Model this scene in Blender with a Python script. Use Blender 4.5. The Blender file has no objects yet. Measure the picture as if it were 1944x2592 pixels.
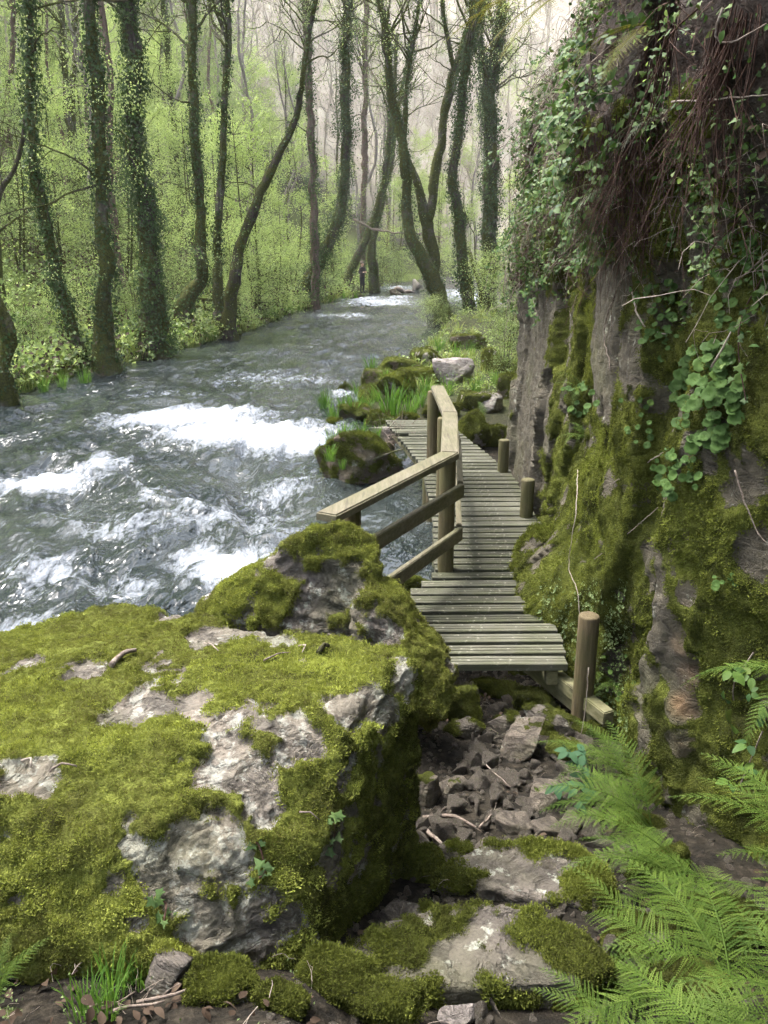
import bpy, bmesh, math, random
import numpy as np
from mathutils import Vector

# ------------------------------------------------------------------ camera, sky, sun, exposure
SC = bpy.context.scene
COL = SC.collection
R = math.radians
FPX = 2157.0                     # focal length in pixels of a 1944 x 2592 frame
PITCH = R(17.64)
CP, SP = math.cos(PITCH), math.sin(PITCH)
CAMZ = 3.0
cam = bpy.data.cameras.new('camera')
cam.sensor_fit = 'VERTICAL'
cam.angle = 2 * math.atan(1296 / FPX)
cam.clip_start = 0.05
cam.clip_end = 1500
camo = bpy.data.objects.new('camera', cam)
camo.location = (0, 0, CAMZ)
camo.rotation_euler = (R(90) - PITCH, 0, 0)
COL.objects.link(camo)
SC.camera = camo

SUN_EL, SUN_AZ = 66.0, -58.0      # azimuth clockwise from +Y: high over the river, ahead to the left
world = bpy.data.worlds.new('World')
SC.world = world
world.use_nodes = True
wn = world.node_tree
sky = wn.nodes.new('ShaderNodeTexSky')
sky.sky_type = 'NISHITA'
sky.sun_disc = False
sky.sun_elevation = R(SUN_EL)
sky.sun_rotation = R(SUN_AZ)
sky.air_density = 1.0
sky.dust_density = 4.0
hsv = wn.nodes.new('ShaderNodeHueSaturation')
hsv.inputs['Saturation'].default_value = 0.58
wn.links.new(sky.outputs[0], hsv.inputs['Color'])
bg = wn.nodes['Background']
bg.inputs['Strength'].default_value = 0.12
wn.links.new(hsv.outputs[0], bg.inputs['Color'])

sun = bpy.data.lights.new('sun', 'SUN')
sun.energy = 1.5
sun.angle = R(20)
sun.color = (1.0, 0.97, 0.92)
suno = bpy.data.objects.new('sun', sun)
_sd = Vector((math.sin(R(SUN_AZ)) * math.cos(R(SUN_EL)), math.cos(R(SUN_AZ)) * math.cos(R(SUN_EL)), math.sin(R(SUN_EL))))
suno.rotation_euler = _sd.to_track_quat('Z', 'Y').to_euler()
suno.location = _sd * 60
COL.objects.link(suno)

SC.view_settings.view_transform = 'Standard'
SC.view_settings.look = 'None'
SC.view_settings.gamma = 1.0
SC.view_settings.exposure = 2.62
SC.render.engine = 'CYCLES'
cy = SC.cycles
cy.max_bounces = 6
cy.diffuse_bounces = 3
cy.glossy_bounces = 3
cy.transmission_bounces = 4
cy.transparent_max_bounces = 6
cy.volume_bounces = 0
cy.caustics_reflective = False
cy.caustics_refractive = False
cy.use_adaptive_sampling = True
cy.adaptive_threshold = 0.07
cy.adaptive_min_samples = 16
cy.use_denoising = True
cy.sample_clamp_indirect = 6

# ------------------------------------------------------------------ numbers: noise and helpers
RS = np.random.default_rng(11)
_P = RS.permutation(256)
_P = np.concatenate([_P, _P, _P])
_G = RS.normal(size=(256, 3))
_G /= np.linalg.norm(_G, axis=1)[:, None]


def perlin(p):
    p = np.asarray(p, float)
    i = np.floor(p).astype(np.int64)
    f = p - i
    i &= 255
    u = f * f * f * (f * (f * 6 - 15) + 10)
    out = np.zeros(p.shape[0])
    for dx in (0, 1):
        wx = u[:, 0] if dx else 1 - u[:, 0]
        px = _P[i[:, 0] + dx]
        for dy in (0, 1):
            wy = u[:, 1] if dy else 1 - u[:, 1]
            py = _P[px + i[:, 1] + dy]
            for dz in (0, 1):
                wz = u[:, 2] if dz else 1 - u[:, 2]
                g = _G[_P[py + i[:, 2] + dz]]
                d = g[:, 0] * (f[:, 0] - dx) + g[:, 1] * (f[:, 1] - dy) + g[:, 2] * (f[:, 2] - dz)
                out += wx * wy * wz * d
    return out * 1.5


def fbm(p, scale=1.0, octv=4, gain=0.5, seed=0.0):
    p = np.asarray(p, float) * scale + seed * 17.31
    a, s, t = 1.0, 0.0, 0.0
    for k in range(octv):
        s = s + a * perlin(p)
        t += a
        p = p * 2.03 + 9.7
        a *= gain
    return s / t * 1.6


def ridged(p, scale=1.0, octv=3, seed=0.0):
    p = np.asarray(p, float) * scale + seed * 13.7
    a, s, t = 1.0, 0.0, 0.0
    for k in range(octv):
        s = s + a * (1 - np.abs(perlin(p)) * 2.2)
        t += a
        p = p * 2.07 + 5.1
        a *= 0.5
    return s / t


def sstep(a, b, x):
    t = np.clip((np.asarray(x, float) - a) / (b - a), 0, 1)
    return t * t * (3 - 2 * t)


def xyz(x, y, z=0.0):
    x = np.asarray(x, float)
    return np.stack([x, np.broadcast_to(y, x.shape), np.broadcast_to(z, x.shape)], -1)


def ray(px, py):
    dx, dy = (px - 972) / FPX, (1296 - py) / FPX
    return np.array([dx, CP + dy * SP, -SP + dy * CP])


def at_D(px, py, D):                       # point on the sight line of a pixel at ground distance D
    r = ray(px, py)
    return np.array([0, 0, CAMZ]) + r * (D / r[1])


def at_z(px, py, z):
    r = ray(px, py)
    return np.array([0, 0, CAMZ]) + r * ((z - CAMZ) / r[2])


def mpp(px, py, D):                        # metres per photo pixel there
    return D / ray(px, py)[1] / FPX


# ------------------------------------------------------------------ mesh helpers
def mk_mesh(name, V, F, attrs=None, smooth=True):
    V = np.asarray(V, np.float32)
    F = np.asarray(F, np.int32)
    k = F.shape[1]
    me = bpy.data.meshes.new(name)
    me.vertices.add(len(V))
    me.vertices.foreach_set('co', V.ravel())
    me.loops.add(F.size)
    me.loops.foreach_set('vertex_index', F.ravel())
    me.polygons.add(len(F))
    me.polygons.foreach_set('loop_start', np.arange(0, F.size, k, dtype=np.int32))
    if attrs:
        for an, av in attrs.items():
            av = np.asarray(av, np.float32)
            if av.ndim == 2:
                a = me.attributes.new(an, 'FLOAT_VECTOR', 'POINT')
                a.data.foreach_set('vector', av.ravel())
            else:
                a = me.attributes.new(an, 'FLOAT', 'POINT')
                a.data.foreach_set('value', av)
    me.update(calc_edges=True)
    me.polygons.foreach_set('use_smooth', np.full(len(F), smooth, dtype=bool))
    return me


class MB:
    """collects triangles with one random number per piece; build() links one mesh object"""
    def __init__(self):
        self.V, self.F, self.A, self.n = [], [], [], 0

    def add(self, V, F, var=0.5):
        V = np.asarray(V, float)
        F = np.asarray(F, int)
        if F.shape[1] == 4:
            F = np.concatenate([F[:, [0, 1, 2]], F[:, [0, 2, 3]]])
        self.V.append(V)
        self.F.append(F + self.n)
        self.A.append(np.broadcast_to(np.asarray(var, float), (len(V),)))
        self.n += len(V)

    def mesh(self, name, mat, smooth=True):
        me = mk_mesh(name, np.concatenate(self.V), np.concatenate(self.F), {'var': np.concatenate(self.A)}, smooth)
        me.materials.append(mat)
        return me


def obj(name, me, parent=None, loc=None, rot=None, scl=None, kind=None):
    o = bpy.data.objects.new(name, me)
    COL.objects.link(o)
    if parent is not None:
        o.parent = parent
    if loc is not None:
        o.location = [float(v) for v in loc]
    if rot is not None:
        o.rotation_euler = [float(v) for v in rot]
    if scl is not None:
        o.scale = [float(scl)] * 3 if np.isscalar(scl) else [float(v) for v in scl]
    if kind:
        o['kind'] = kind
    return o


def tag(o, label, cat=None, group=None, kind=None):
    o['label'] = label
    if cat:
        o['category'] = cat
    if group:
        o['group'] = group
    if kind:
        o['kind'] = kind
    return o


def thing(name, label, cat, loc=(0, 0, 0), group=None, rot=None):
    return tag(obj(name, None, loc=loc, rot=rot), label, cat, group)


def smooth_line(P, step):
    """Catmull-Rom through the rows of P (any width), resampled about every step metres of the first three columns"""
    P = np.asarray(P, float)
    Q = np.vstack([2 * P[0] - P[1], P, 2 * P[-1] - P[-2]])
    out = []
    for i in range(1, len(Q) - 2):
        n = max(2, int(np.linalg.norm(Q[i + 1][:3] - Q[i][:3]) / step))
        t = np.linspace(0, 1, n, endpoint=False)[:, None]
        a, b, c, d = Q[i - 1], Q[i], Q[i + 1], Q[i + 2]
        out.append(.5 * (2 * b + (c - a) * t + (2 * a - 5 * b + 4 * c - d) * t ** 2 + (3 * b - a - 3 * c + d) * t ** 3))
    out.append(P[-1:])
    return np.vstack(out)


def frames(P):
    T = np.gradient(P, axis=0)
    T /= np.linalg.norm(T, axis=1)[:, None] + 1e-9
    ref = np.array([0.13, 0.97, 0.2]) if abs(T[0, 1]) < .9 else np.array([1.0, 0.1, 0.2])
    U = np.cross(T, ref)
    U /= np.linalg.norm(U, axis=1)[:, None] + 1e-9
    W = np.cross(T, U)
    return T, U, W


def tube(P, rad, n=6, cap=True):
    P = np.asarray(P, float)
    rad = np.broadcast_to(np.asarray(rad, float), (len(P),))
    T, U, W = frames(P)
    a = np.arange(n) * 2 * np.pi / n
    V = P[:, None] + rad[:, None, None] * (np.cos(a)[None, :, None] * U[:, None] + np.sin(a)[None, :, None] * W[:, None])
    m = len(P)
    i, j = np.meshgrid(np.arange(m - 1), np.arange(n), indexing='ij')
    j2 = (j + 1) % n
    F = np.stack([i * n + j, i * n + j2, (i + 1) * n + j2, (i + 1) * n + j], -1).reshape(-1, 4)
    V = V.reshape(-1, 3)
    F = np.concatenate([F[:, [0, 1, 2]], F[:, [0, 2, 3]]])
    if cap:
        k = len(V)
        V = np.vstack([V, P[0], P[-1]])
        jj = np.arange(n)
        c0 = np.stack([np.full(n, k), (jj + 1) % n, jj], -1)
        c1 = np.stack([np.full(n, k + 1), (m - 1) * n + jj, (m - 1) * n + (jj + 1) % n], -1)
        F = np.vstack([F, c0, c1])
    return V, F


def leaf_tris(C, Nn, size, aspect=.6, fold=.15, down=0.0, rs=None):
    """folded diamond leaves: C centres, Nn facing directions"""
    rs = rs or RS
    n = len(C)
    Nn = Nn / (np.linalg.norm(Nn, axis=1)[:, None] + 1e-9)
    A = rs.normal(size=(n, 3))
    A[:, 2] -= down
    A -= Nn * np.sum(A * Nn, 1)[:, None]
    A /= np.linalg.norm(A, axis=1)[:, None] + 1e-9
    B = np.cross(Nn, A)
    L = np.broadcast_to(size, (n,))[:, None]
    base = C - A * L * .5
    tip = C + A * L * .5 - Nn * L * .12
    s = B * L * aspect * .5
    mid = C - A * L * .08
    V = np.stack([base, mid + s + Nn * L * fold, tip, mid - s + Nn * L * fold], 1).reshape(-1, 3)
    k = np.arange(n)[:, None] * 4
    F = np.concatenate([k + np.array([[0, 1, 2]]), k + np.array([[0, 2, 3]])])
    return V, F


def rot_to(Nn):
    """euler angles turning +Z to each row of Nn"""
    th = np.arccos(np.clip(Nn[:, 2] / (np.linalg.norm(Nn, axis=1) + 1e-9), -1, 1))
    ph = np.arctan2(Nn[:, 1], Nn[:, 0])
    return np.stack([np.zeros_like(th), th, ph], -1)


PROTO = {}


def proto_collection(name, meshes):
    c = bpy.data.collections.new(name)
    for i, me in enumerate(meshes):
        o = bpy.data.objects.new('%s_%02d' % (name, i), me)
        c.objects.link(o)
    return c


def scatter(name, P, rot, scl, meshes, parent=None, label=None, cat=None, pick=None):
    """many small pieces nobody could count: one object, pieces placed on points by geometry nodes"""
    me = mk_mesh(name, P, np.zeros((0, 3), int), {'rot': rot, 'scl': scl, 'pick': RS.integers(0, len(meshes), len(P)).astype(float) if pick is None else pick})
    o = obj(name, me, parent, kind='stuff')
    if label:
        tag(o, label, cat)
    key = tuple(m.name for m in meshes)
    if key not in PROTO:
        ng = bpy.data.node_groups.new('scatter_' + name, 'GeometryNodeTree')
        ng.interface.new_socket('Geometry', in_out='INPUT', socket_type='NodeSocketGeometry')
        ng.interface.new_socket('Geometry', in_out='OUTPUT', socket_type='NodeSocketGeometry')
        gi, go = ng.nodes.new('NodeGroupInput'), ng.nodes.new('NodeGroupOutput')
        ip = ng.nodes.new('GeometryNodeInstanceOnPoints')
        ci = ng.nodes.new('GeometryNodeCollectionInfo')
        ci.inputs['Collection'].default_value = proto_collection('set_' + name, meshes)
        ci.inputs['Separate Children'].default_value = True
        ci.inputs['Reset Children'].default_value = True
        ip.inputs['Pick Instance'].default_value = True

        def at(nm, dt):
            a = ng.nodes.new('GeometryNodeInputNamedAttribute')
            a.data_type = dt
            a.inputs['Name'].default_value = nm
            return a.outputs['Attribute']
        L = ng.links.new
        L(gi.outputs[0], ip.inputs['Points'])
        L(ci.outputs[0], ip.inputs['Instance'])
        L(at('rot', 'FLOAT_VECTOR'), ip.inputs['Rotation'])
        L(at('scl', 'FLOAT'), ip.inputs['Scale'])
        L(at('pick', 'FLOAT'), ip.inputs['Instance Index'])
        L(ip.outputs[0], go.inputs[0])
        PROTO[key] = ng
    md = o.modifiers.new('scatter', 'NODES')
    md.node_group = PROTO[key]
    return o


ORD = ['nearest', 'second nearest', 'third nearest', 'fourth nearest', 'fifth nearest', 'sixth nearest', 'seventh nearest', 'eighth nearest', 'ninth nearest', 'tenth nearest', 'eleventh nearest', 'twelfth nearest', 'thirteenth nearest', 'fourteenth nearest', 'fifteenth nearest'] + [w + ' nearest' for w in 'sixteenth seventeenth eighteenth nineteenth twentieth twenty-first twenty-second twenty-third twenty-fourth twenty-fifth twenty-sixth twenty-seventh twenty-eighth twenty-ninth thirtieth'.split()]


def tell_apart(items, marks, text):
    """label look-alikes by the landmark they are closest to. items: (object, position, words); marks: (position, name)"""
    by = {}
    for o, p, w in items:
        d = [np.linalg.norm(np.asarray(p)[:len(m)] - np.asarray(m)) for m, _ in marks]
        k = int(np.argmin(d))
        by.setdefault(k, []).append((d[k], o, w))
    for k, L in by.items():
        for r, (d, o, w) in enumerate(sorted(L, key=lambda q: q[0])):
            o['label'] = text.format(w=w, rank=ORD[min(r, len(ORD) - 1)], mark=marks[k][1])


# ------------------------------------------------------------------ material helpers
class NT:
    def __init__(self, name):
        self.m = bpy.data.materials.new(name)
        self.m.use_nodes = True
        self.nt = self.m.node_tree
        self.nt.nodes.clear()
        self.out = self.nt.nodes.new('ShaderNodeOutputMaterial')
        self.tc = None

    def n(self, t, ins=None, **props):
        nd = self.nt.nodes.new(t)
        for k, v in props.items():
            setattr(nd, k, v)
        for k, v in (ins or {}).items():
            s = nd.inputs[k]
            if isinstance(v, bpy.types.NodeSocket):
                self.nt.links.new(v, s)
            elif isinstance(v, (tuple, list)) and len(v) == 3 and s.type == 'RGBA':
                s.default_value = (*v, 1)
            else:
                s.default_value = v
        return nd

    def co(self, which='Object'):
        if self.tc is None:
            self.tc = self.n('ShaderNodeTexCoord')
        return self.tc.outputs[which]

    def map(self, vec, scale=(1, 1, 1), rot=(0, 0, 0)):
        return self.n('ShaderNodeMapping', {'Vector': vec, 'Scale': scale, 'Rotation': rot}).outputs[0]

    def noise(self, scale, detail=4, rough=.55, vec=None, dist=0.0):
        return self.n('ShaderNodeTexNoise', {'Vector': vec if vec is not None else self.co(), 'Scale': scale, 'Detail': detail, 'Roughness': rough, 'Distortion': dist}).outputs[0]

    def ramp(self, fac, stops):
        nd = self.n('ShaderNodeValToRGB', {'Fac': fac})
        e = nd.color_ramp.elements
        while len(e) < len(stops):
            e.new(0.5)
        for el, (p, c) in zip(e, stops):
            el.position = p
            el.color = (c, c, c, 1) if np.isscalar(c) else (*c, 1)
        return nd.outputs[0]

    def mix(self, fac, a, b, mode='MIX'):
        nd = self.n('ShaderNodeMix', data_type='RGBA', blend_type=mode)
        for i, v in ((0, fac), (6, a), (7, b)):
            s = nd.inputs[i]
            if isinstance(v, bpy.types.NodeSocket):
                self.nt.links.new(v, s)
            elif i == 0:
                s.default_value = v
            else:
                s.default_value = (*v, 1)
        return nd.outputs[2]

    def math(self, op, a, b=0.0, clamp=False):
        return self.n('ShaderNodeMath', {0: a, 1: b}, operation=op, use_clamp=clamp).outputs[0]

    def attr(self, name):
        return self.n('ShaderNodeAttribute', attribute_name=name).outputs['Fac']

    def bump(self, h, strength=.5, dist=.02, normal=None):
        d = {'Height': h, 'Strength': strength, 'Distance': dist}
        if normal is not None:
            d['Normal'] = normal
        return self.n('ShaderNodeBump', d).outputs[0]

    def princ(self, **ins):
        return self.n('ShaderNodeBsdfPrincipled', {k.replace('_', ' '): v for k, v in ins.items()}).outputs[0]

    def done(self, sh):
        self.nt.links.new(sh, self.out.inputs['Surface'])
        return self.m


def leaf_mat(name, cols, trans=.35, rough=.5, spec=.3):
    t = NT(name)
    v = t.math('ADD', t.math('MULTIPLY', t.attr('var'), .75), t.math('MULTIPLY', t.n('ShaderNodeObjectInfo').outputs['Random'], .25))
    n = len(cols)
    c = t.ramp(v, [(i / (n - 1), col) for i, col in enumerate(cols)])
    p = t.princ(Base_Color=c, Roughness=rough, Specular_IOR_Level=spec)
    tr = t.n('ShaderNodeBsdfTranslucent', {'Color': t.mix(.5, c, t.mix(1.0, c, (1.0, 1.0, .35), 'MULTIPLY'))}).outputs[0]
    return t.done(t.n('ShaderNodeMixShader', {0: trans, 1: p, 2: tr}).outputs[0])


def mossy_mat(name, rocks, moss, lichen=.25, mossbump=1.0, scale=1.0, lich_col=(.42, .43, .36), stain=False):
    """bare rock and moss told apart by the mesh's own moss attribute"""
    t = NT(name)
    fine = t.noise(60 * scale, 4, .65)
    m = t.math('ADD', t.attr('moss'), t.math('MULTIPLY', t.math('SUBTRACT', fine, .5), .9))
    m = t.ramp(m, [(.40, 0.0), (.60, 1.0)])
    n1 = t.noise(3.1 * scale, 6, .65, dist=.6)
    n2 = t.noise(11 * scale, 6, .7)
    n3 = t.noise(70 * scale, 3, .6)
    strata = t.noise(5 * scale, 5, .6, t.map(t.co(), (1, 1, 5), (.3, .25, 0)))
    k = len(rocks)
    rc = t.ramp(t.math('ADD', t.math('MULTIPLY', n1, .55), t.math('MULTIPLY', strata, .45)), [(.3 + .4 * i / (k - 1), c) for i, c in enumerate(rocks)])
    rc = t.mix(t.ramp(n3, [(.3, .4), (.55, 0.0)]), rc, (.05, .042, .036))
    ck = t.math('ABSOLUTE', t.math('SUBTRACT', t.noise(4.5 * scale, 7, .62, t.map(t.co(), (1, 1, 2.2), (.3, .25, 0)), .7), .5))
    rc = t.mix(t.ramp(ck, [(.0, .55), (.02, 0.0)]), rc, (.05, .043, .037))
    lm = t.ramp(t.math('ADD', n2, t.math('MULTIPLY', t.math('SUBTRACT', n1, .5), .6)), [(.66 - lichen, 0.0), (.72 - lichen, 1.0)])
    rc = t.mix(t.math('MULTIPLY', lm, t.ramp(fine, [(.35, .3), (.55, .9)])), rc, lich_col)
    rc = t.mix(t.math('MULTIPLY', t.ramp(t.noise(1.7 * scale, 3), [(.5, 0.0), (.7, .35)]), 1.0), rc, (.09, .10, .03))
    if stain:
        rc = t.mix(t.attr('soil'), rc, t.ramp(n2, [(.35, (.02, .014, .010)), (.6, (.06, .038, .026))]))
        rc = t.mix(t.math('MULTIPLY', t.attr('stain'), t.ramp(n2, [(.3, .35), (.55, 1.0)])), rc, (.16, .09, .042))
    mm = t.noise(4.5 * scale, 5, .6)
    mf = t.noise(140 * scale, 3, .7)
    ms = len(moss)
    mc = t.ramp(t.math('ADD', t.math('MULTIPLY', mm, .75), t.math('MULTIPLY', mf, .25)), [(.34 + .32 * i / (ms - 1), c) for i, c in enumerate(moss)])
    mc = t.mix(t.ramp(mf, [(.25, .75), (.5, 0.0)]), mc, (.022, .028, .006))
    col = t.mix(m, rc, mc)
    hr = t.math('ADD', t.math('ADD', t.math('MULTIPLY', t.noise(16 * scale, 7, .75), 1.1), t.math('MULTIPLY', n3, .2)), t.math('MULTIPLY', t.ramp(ck, [(0.0, 0.0), (.05, 1.0)]), .5))
    hm = t.math('ADD', t.math('MULTIPLY', mf, .7), t.math('MULTIPLY', t.noise(45 * scale, 2), .6))
    h = t.n('ShaderNodeMix', {0: m, 2: hr, 3: hm}, data_type='FLOAT').outputs[0]
    nb = t.bump(h, 1.0 * mossbump, .028)
    p = t.princ(Base_Color=col, Roughness=t.n('ShaderNodeMix', {0: m, 2: .78, 3: 1.0}, data_type='FLOAT').outputs[0], Specular_IOR_Level=t.n('ShaderNodeMix', {0: m, 2: .3, 3: .05}, data_type='FLOAT').outputs[0], Normal=nb)
    return t.done(p)


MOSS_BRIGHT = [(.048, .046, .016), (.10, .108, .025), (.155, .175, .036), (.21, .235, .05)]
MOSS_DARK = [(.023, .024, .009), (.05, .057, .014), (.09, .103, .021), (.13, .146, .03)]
M = {}
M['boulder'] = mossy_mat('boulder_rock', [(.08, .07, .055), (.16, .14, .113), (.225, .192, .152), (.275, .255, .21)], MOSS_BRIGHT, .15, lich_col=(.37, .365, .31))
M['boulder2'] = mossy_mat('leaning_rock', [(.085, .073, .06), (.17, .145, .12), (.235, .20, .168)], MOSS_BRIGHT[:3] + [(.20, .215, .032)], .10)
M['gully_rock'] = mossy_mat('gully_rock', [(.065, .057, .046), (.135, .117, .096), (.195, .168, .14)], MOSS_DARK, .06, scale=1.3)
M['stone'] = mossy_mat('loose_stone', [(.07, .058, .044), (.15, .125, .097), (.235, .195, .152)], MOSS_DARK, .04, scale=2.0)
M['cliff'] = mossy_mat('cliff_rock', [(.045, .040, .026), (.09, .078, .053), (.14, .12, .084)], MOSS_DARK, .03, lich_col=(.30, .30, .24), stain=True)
M['bank_rock'] = mossy_mat('bank_rock', [(.10, .09, .08), (.24, .21, .19), (.36, .32, .30)], MOSS_DARK, .06)
M['river_rock'] = mossy_mat('river_rock', [(.06, .045, .03), (.12, .09, .06), (.2, .17, .14)], MOSS_DARK, .04)


def simple_mat(name, cols, scale=20, rough=.8, bump=.4, vec_scale=(1, 1, 1), spec=.25, bscale=None, gen=False, rnd=0.0):
    t = NT(name)
    vec = t.map(t.co(), vec_scale)
    n = t.noise(scale, 6, .65, vec)
    v = n
    if rnd:
        v = t.math('ADD', n, t.math('MULTIPLY', t.math('SUBTRACT', t.n('ShaderNodeObjectInfo').outputs['Random'], .5), rnd))
    k = len(cols)
    c = t.ramp(v, [(.3 + .4 * i / (k - 1), col) for i, col in enumerate(cols)])
    h = t.noise(bscale or scale * 2.5, 4, .6, vec)
    return t.done(t.princ(Base_Color=c, Roughness=rough, Specular_IOR_Level=spec, Normal=t.bump(h, bump, .015)))


def bark_mat(name, cols, moss=.45, mcol=((.028, .033, .010), (.075, .08, .018))):
    t = NT(name)
    vec = t.map(t.co(), (1, 1, .22))
    n = t.noise(16, 6, .7, vec)
    k = len(cols)
    c = t.ramp(n, [(.3 + .4 * i / (k - 1), col) for i, col in enumerate(cols)])
    c = t.mix(t.ramp(t.noise(4, 5, .7), [(.62, 0.0), (.68, .5)]), c, (.26, .27, .23))
    mm = t.ramp(t.noise(1.6, 5, .7), [(.62 - moss * .5, 0.0), (.72 - moss * .5, 1.0)])
    c = t.mix(mm, c, t.ramp(t.noise(30, 3), [(.35, mcol[0]), (.65, mcol[1])]))
    return t.done(t.princ(Base_Color=c, Roughness=.95, Specular_IOR_Level=.1, Normal=t.bump(n, .9, .03)))


M['bark'] = bark_mat('alder_bark', [(.035, .03, .025), (.085, .075, .062), (.15, .135, .115)])
M['bark_mossy'] = bark_mat('mossy_bark', [(.03, .027, .02), (.075, .066, .05), (.14, .125, .10)], .52)
M['bark_dark'] = bark_mat('dark_bark', [(.018, .015, .012), (.045, .038, .03), (.085, .072, .06)], .4)
M['bark_red'] = bark_mat('reddish_bark', [(.05, .035, .028), (.12, .085, .068), (.19, .14, .115)], .1)
M['bark_far'] = simple_mat('far_bark', [(.13, .11, .095), (.21, .18, .16)], 8)
M['twig'] = simple_mat('twig_bark', [(.06, .045, .035), (.16, .125, .10), (.27, .23, .19)], 40)
M['twig_pale'] = simple_mat('pale_twig', [(.16, .13, .10), (.32, .27, .22)], 40)
M['root'] = simple_mat('root_brown', [(.025, .013, .009), (.06, .030, .02), (.11, .06, .042)], 30)
M['leaf_lime'] = leaf_mat('spring_leaf', [(.19, .25, .085), (.29, .38, .14), (.40, .49, .21), (.52, .60, .30)], .58)
M['leaf_mid'] = leaf_mat('mid_leaf', [(.095, .14, .055), (.16, .22, .085), (.24, .32, .13), (.35, .42, .20)], .55)
M['leaf_ivy'] = leaf_mat('ivy_leaf', [(.018, .036, .010), (.036, .068, .017), (.06, .105, .027), (.12, .175, .05)], .18, .55, .22)
M['leaf_bramble'] = leaf_mat('bramble_leaf', [(.016, .042, .014), (.03, .072, .018), (.048, .10, .02), (.075, .125, .024), (.14, .14, .03)], .22, .55, .2)
M['leaf_navel'] = leaf_mat('navelwort_leaf', [(.026, .052, .015), (.042, .08, .02), (.06, .11, .026), (.10, .15, .032)], .2, .65, .1)
M['leaf_blue'] = leaf_mat('bluegreen_leaf', [(.025, .065, .03), (.04, .09, .04)], .2, .65, .12)
M['leaf_dead'] = leaf_mat('dead_leaf', [(.03, .02, .013), (.05, .034, .023), (.085, .062, .044)], .1, .8, .1)
M['fern'] = leaf_mat('fern_leaf', [(.034, .068, .012), (.074, .12, .02), (.128, .18, .036)], .36, .58, .1)
M['fern_old'] = leaf_mat('old_fern_leaf', [(.12, .12, .016), (.17, .17, .022)], .4, .6)
M['fern_grey'] = leaf_mat('dry_fern_leaf', [(.13, .15, .09), (.22, .22, .15)], .2, .7)
M['grass'] = leaf_mat('grass_blade', [(.05, .12, .02), (.09, .185, .03), (.14, .25, .045)], .45, .5, .15)
M['grass_dry'] = leaf_mat('pale_grass_blade', [(.11, .18, .03), (.21, .27, .06), (.32, .31, .14)], .4, .6)
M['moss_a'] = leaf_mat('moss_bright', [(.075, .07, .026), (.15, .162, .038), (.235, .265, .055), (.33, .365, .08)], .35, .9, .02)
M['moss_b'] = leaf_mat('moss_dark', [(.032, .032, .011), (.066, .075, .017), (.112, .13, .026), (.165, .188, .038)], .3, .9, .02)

# ------------------------------------------------------------------ the lie of the land
_XLy = [-6, 0, 5, 10, 13, 16.9, 20.6, 24, 30, 36, 42, 50, 60, 67, 75, 90, 120, 200]
_XLx = [-9, -9, -8.8, -8.5, -8.2, -7.7, -7.0, -6.1, -4.8, -4.1, -3.4, -1.7, -.2, .9, 4, 13, 35, 100]
_XRy = [-6, 2, 3, 4, 4.6, 5.0, 5.5, 6, 6.5, 7, 9.5, 10.2, 11, 12, 13, 15, 17, 19, 21.8, 25, 29, 31.5, 33.5, 37, 42, 52, 67, 75, 90, 120, 200]
_XRx = [-3.2, -2.8, -2.4, -1.7, -1.1, -.7, -.2, .1, .6, .9, .9, .6, .35, .2, -.1, -.5, -.55, -.2, .4, 1.4, 1.8, 2.2, 4.3, 5.4, 6.6, 9, 13, 17, 25, 47, 115]
_ZRy = [-6, 0, 1, 1.6, 2, 2.9, 3.6, 4.5, 5.5, 6.5, 9.5, 10.5, 12, 15, 20, 30, 60, 200]
_ZRz = [1.6, 1.45, 1.28, .98, .80, .57, .42, .25, .03, -.15, -.15, .0, .12, .28, .35, .5, .5, .5]
_XCy = [-6, 0, 1.5, 2.5, 3.0, 3.35, 3.6, 4.2, 4.7, 5.5, 6.5, 7.5, 9, 10, 10.5, 11.2, 13, 16, 22, 30, 40, 52, 67, 80, 120, 200]
_XCx = [1.5, 1.52, 1.6, 1.64, 1.58, 1.42, 1.33, 1.37, 1.32, 1.3, 1.42, 1.54, 1.55, 1.52, 1.68, 2.0, 2.6, 3.1, 4.6, 6.6, 9.5, 13, 18, 24, 54, 125]


def XL(y): return np.interp(y, _XLy, _XLx)
def XR(y): return np.interp(y, _XRy, _XRx)
def ZR(y): return np.interp(y, _ZRy, _ZRz)
def XC(y): return np.interp(y, _XCy, _XCx)


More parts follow.
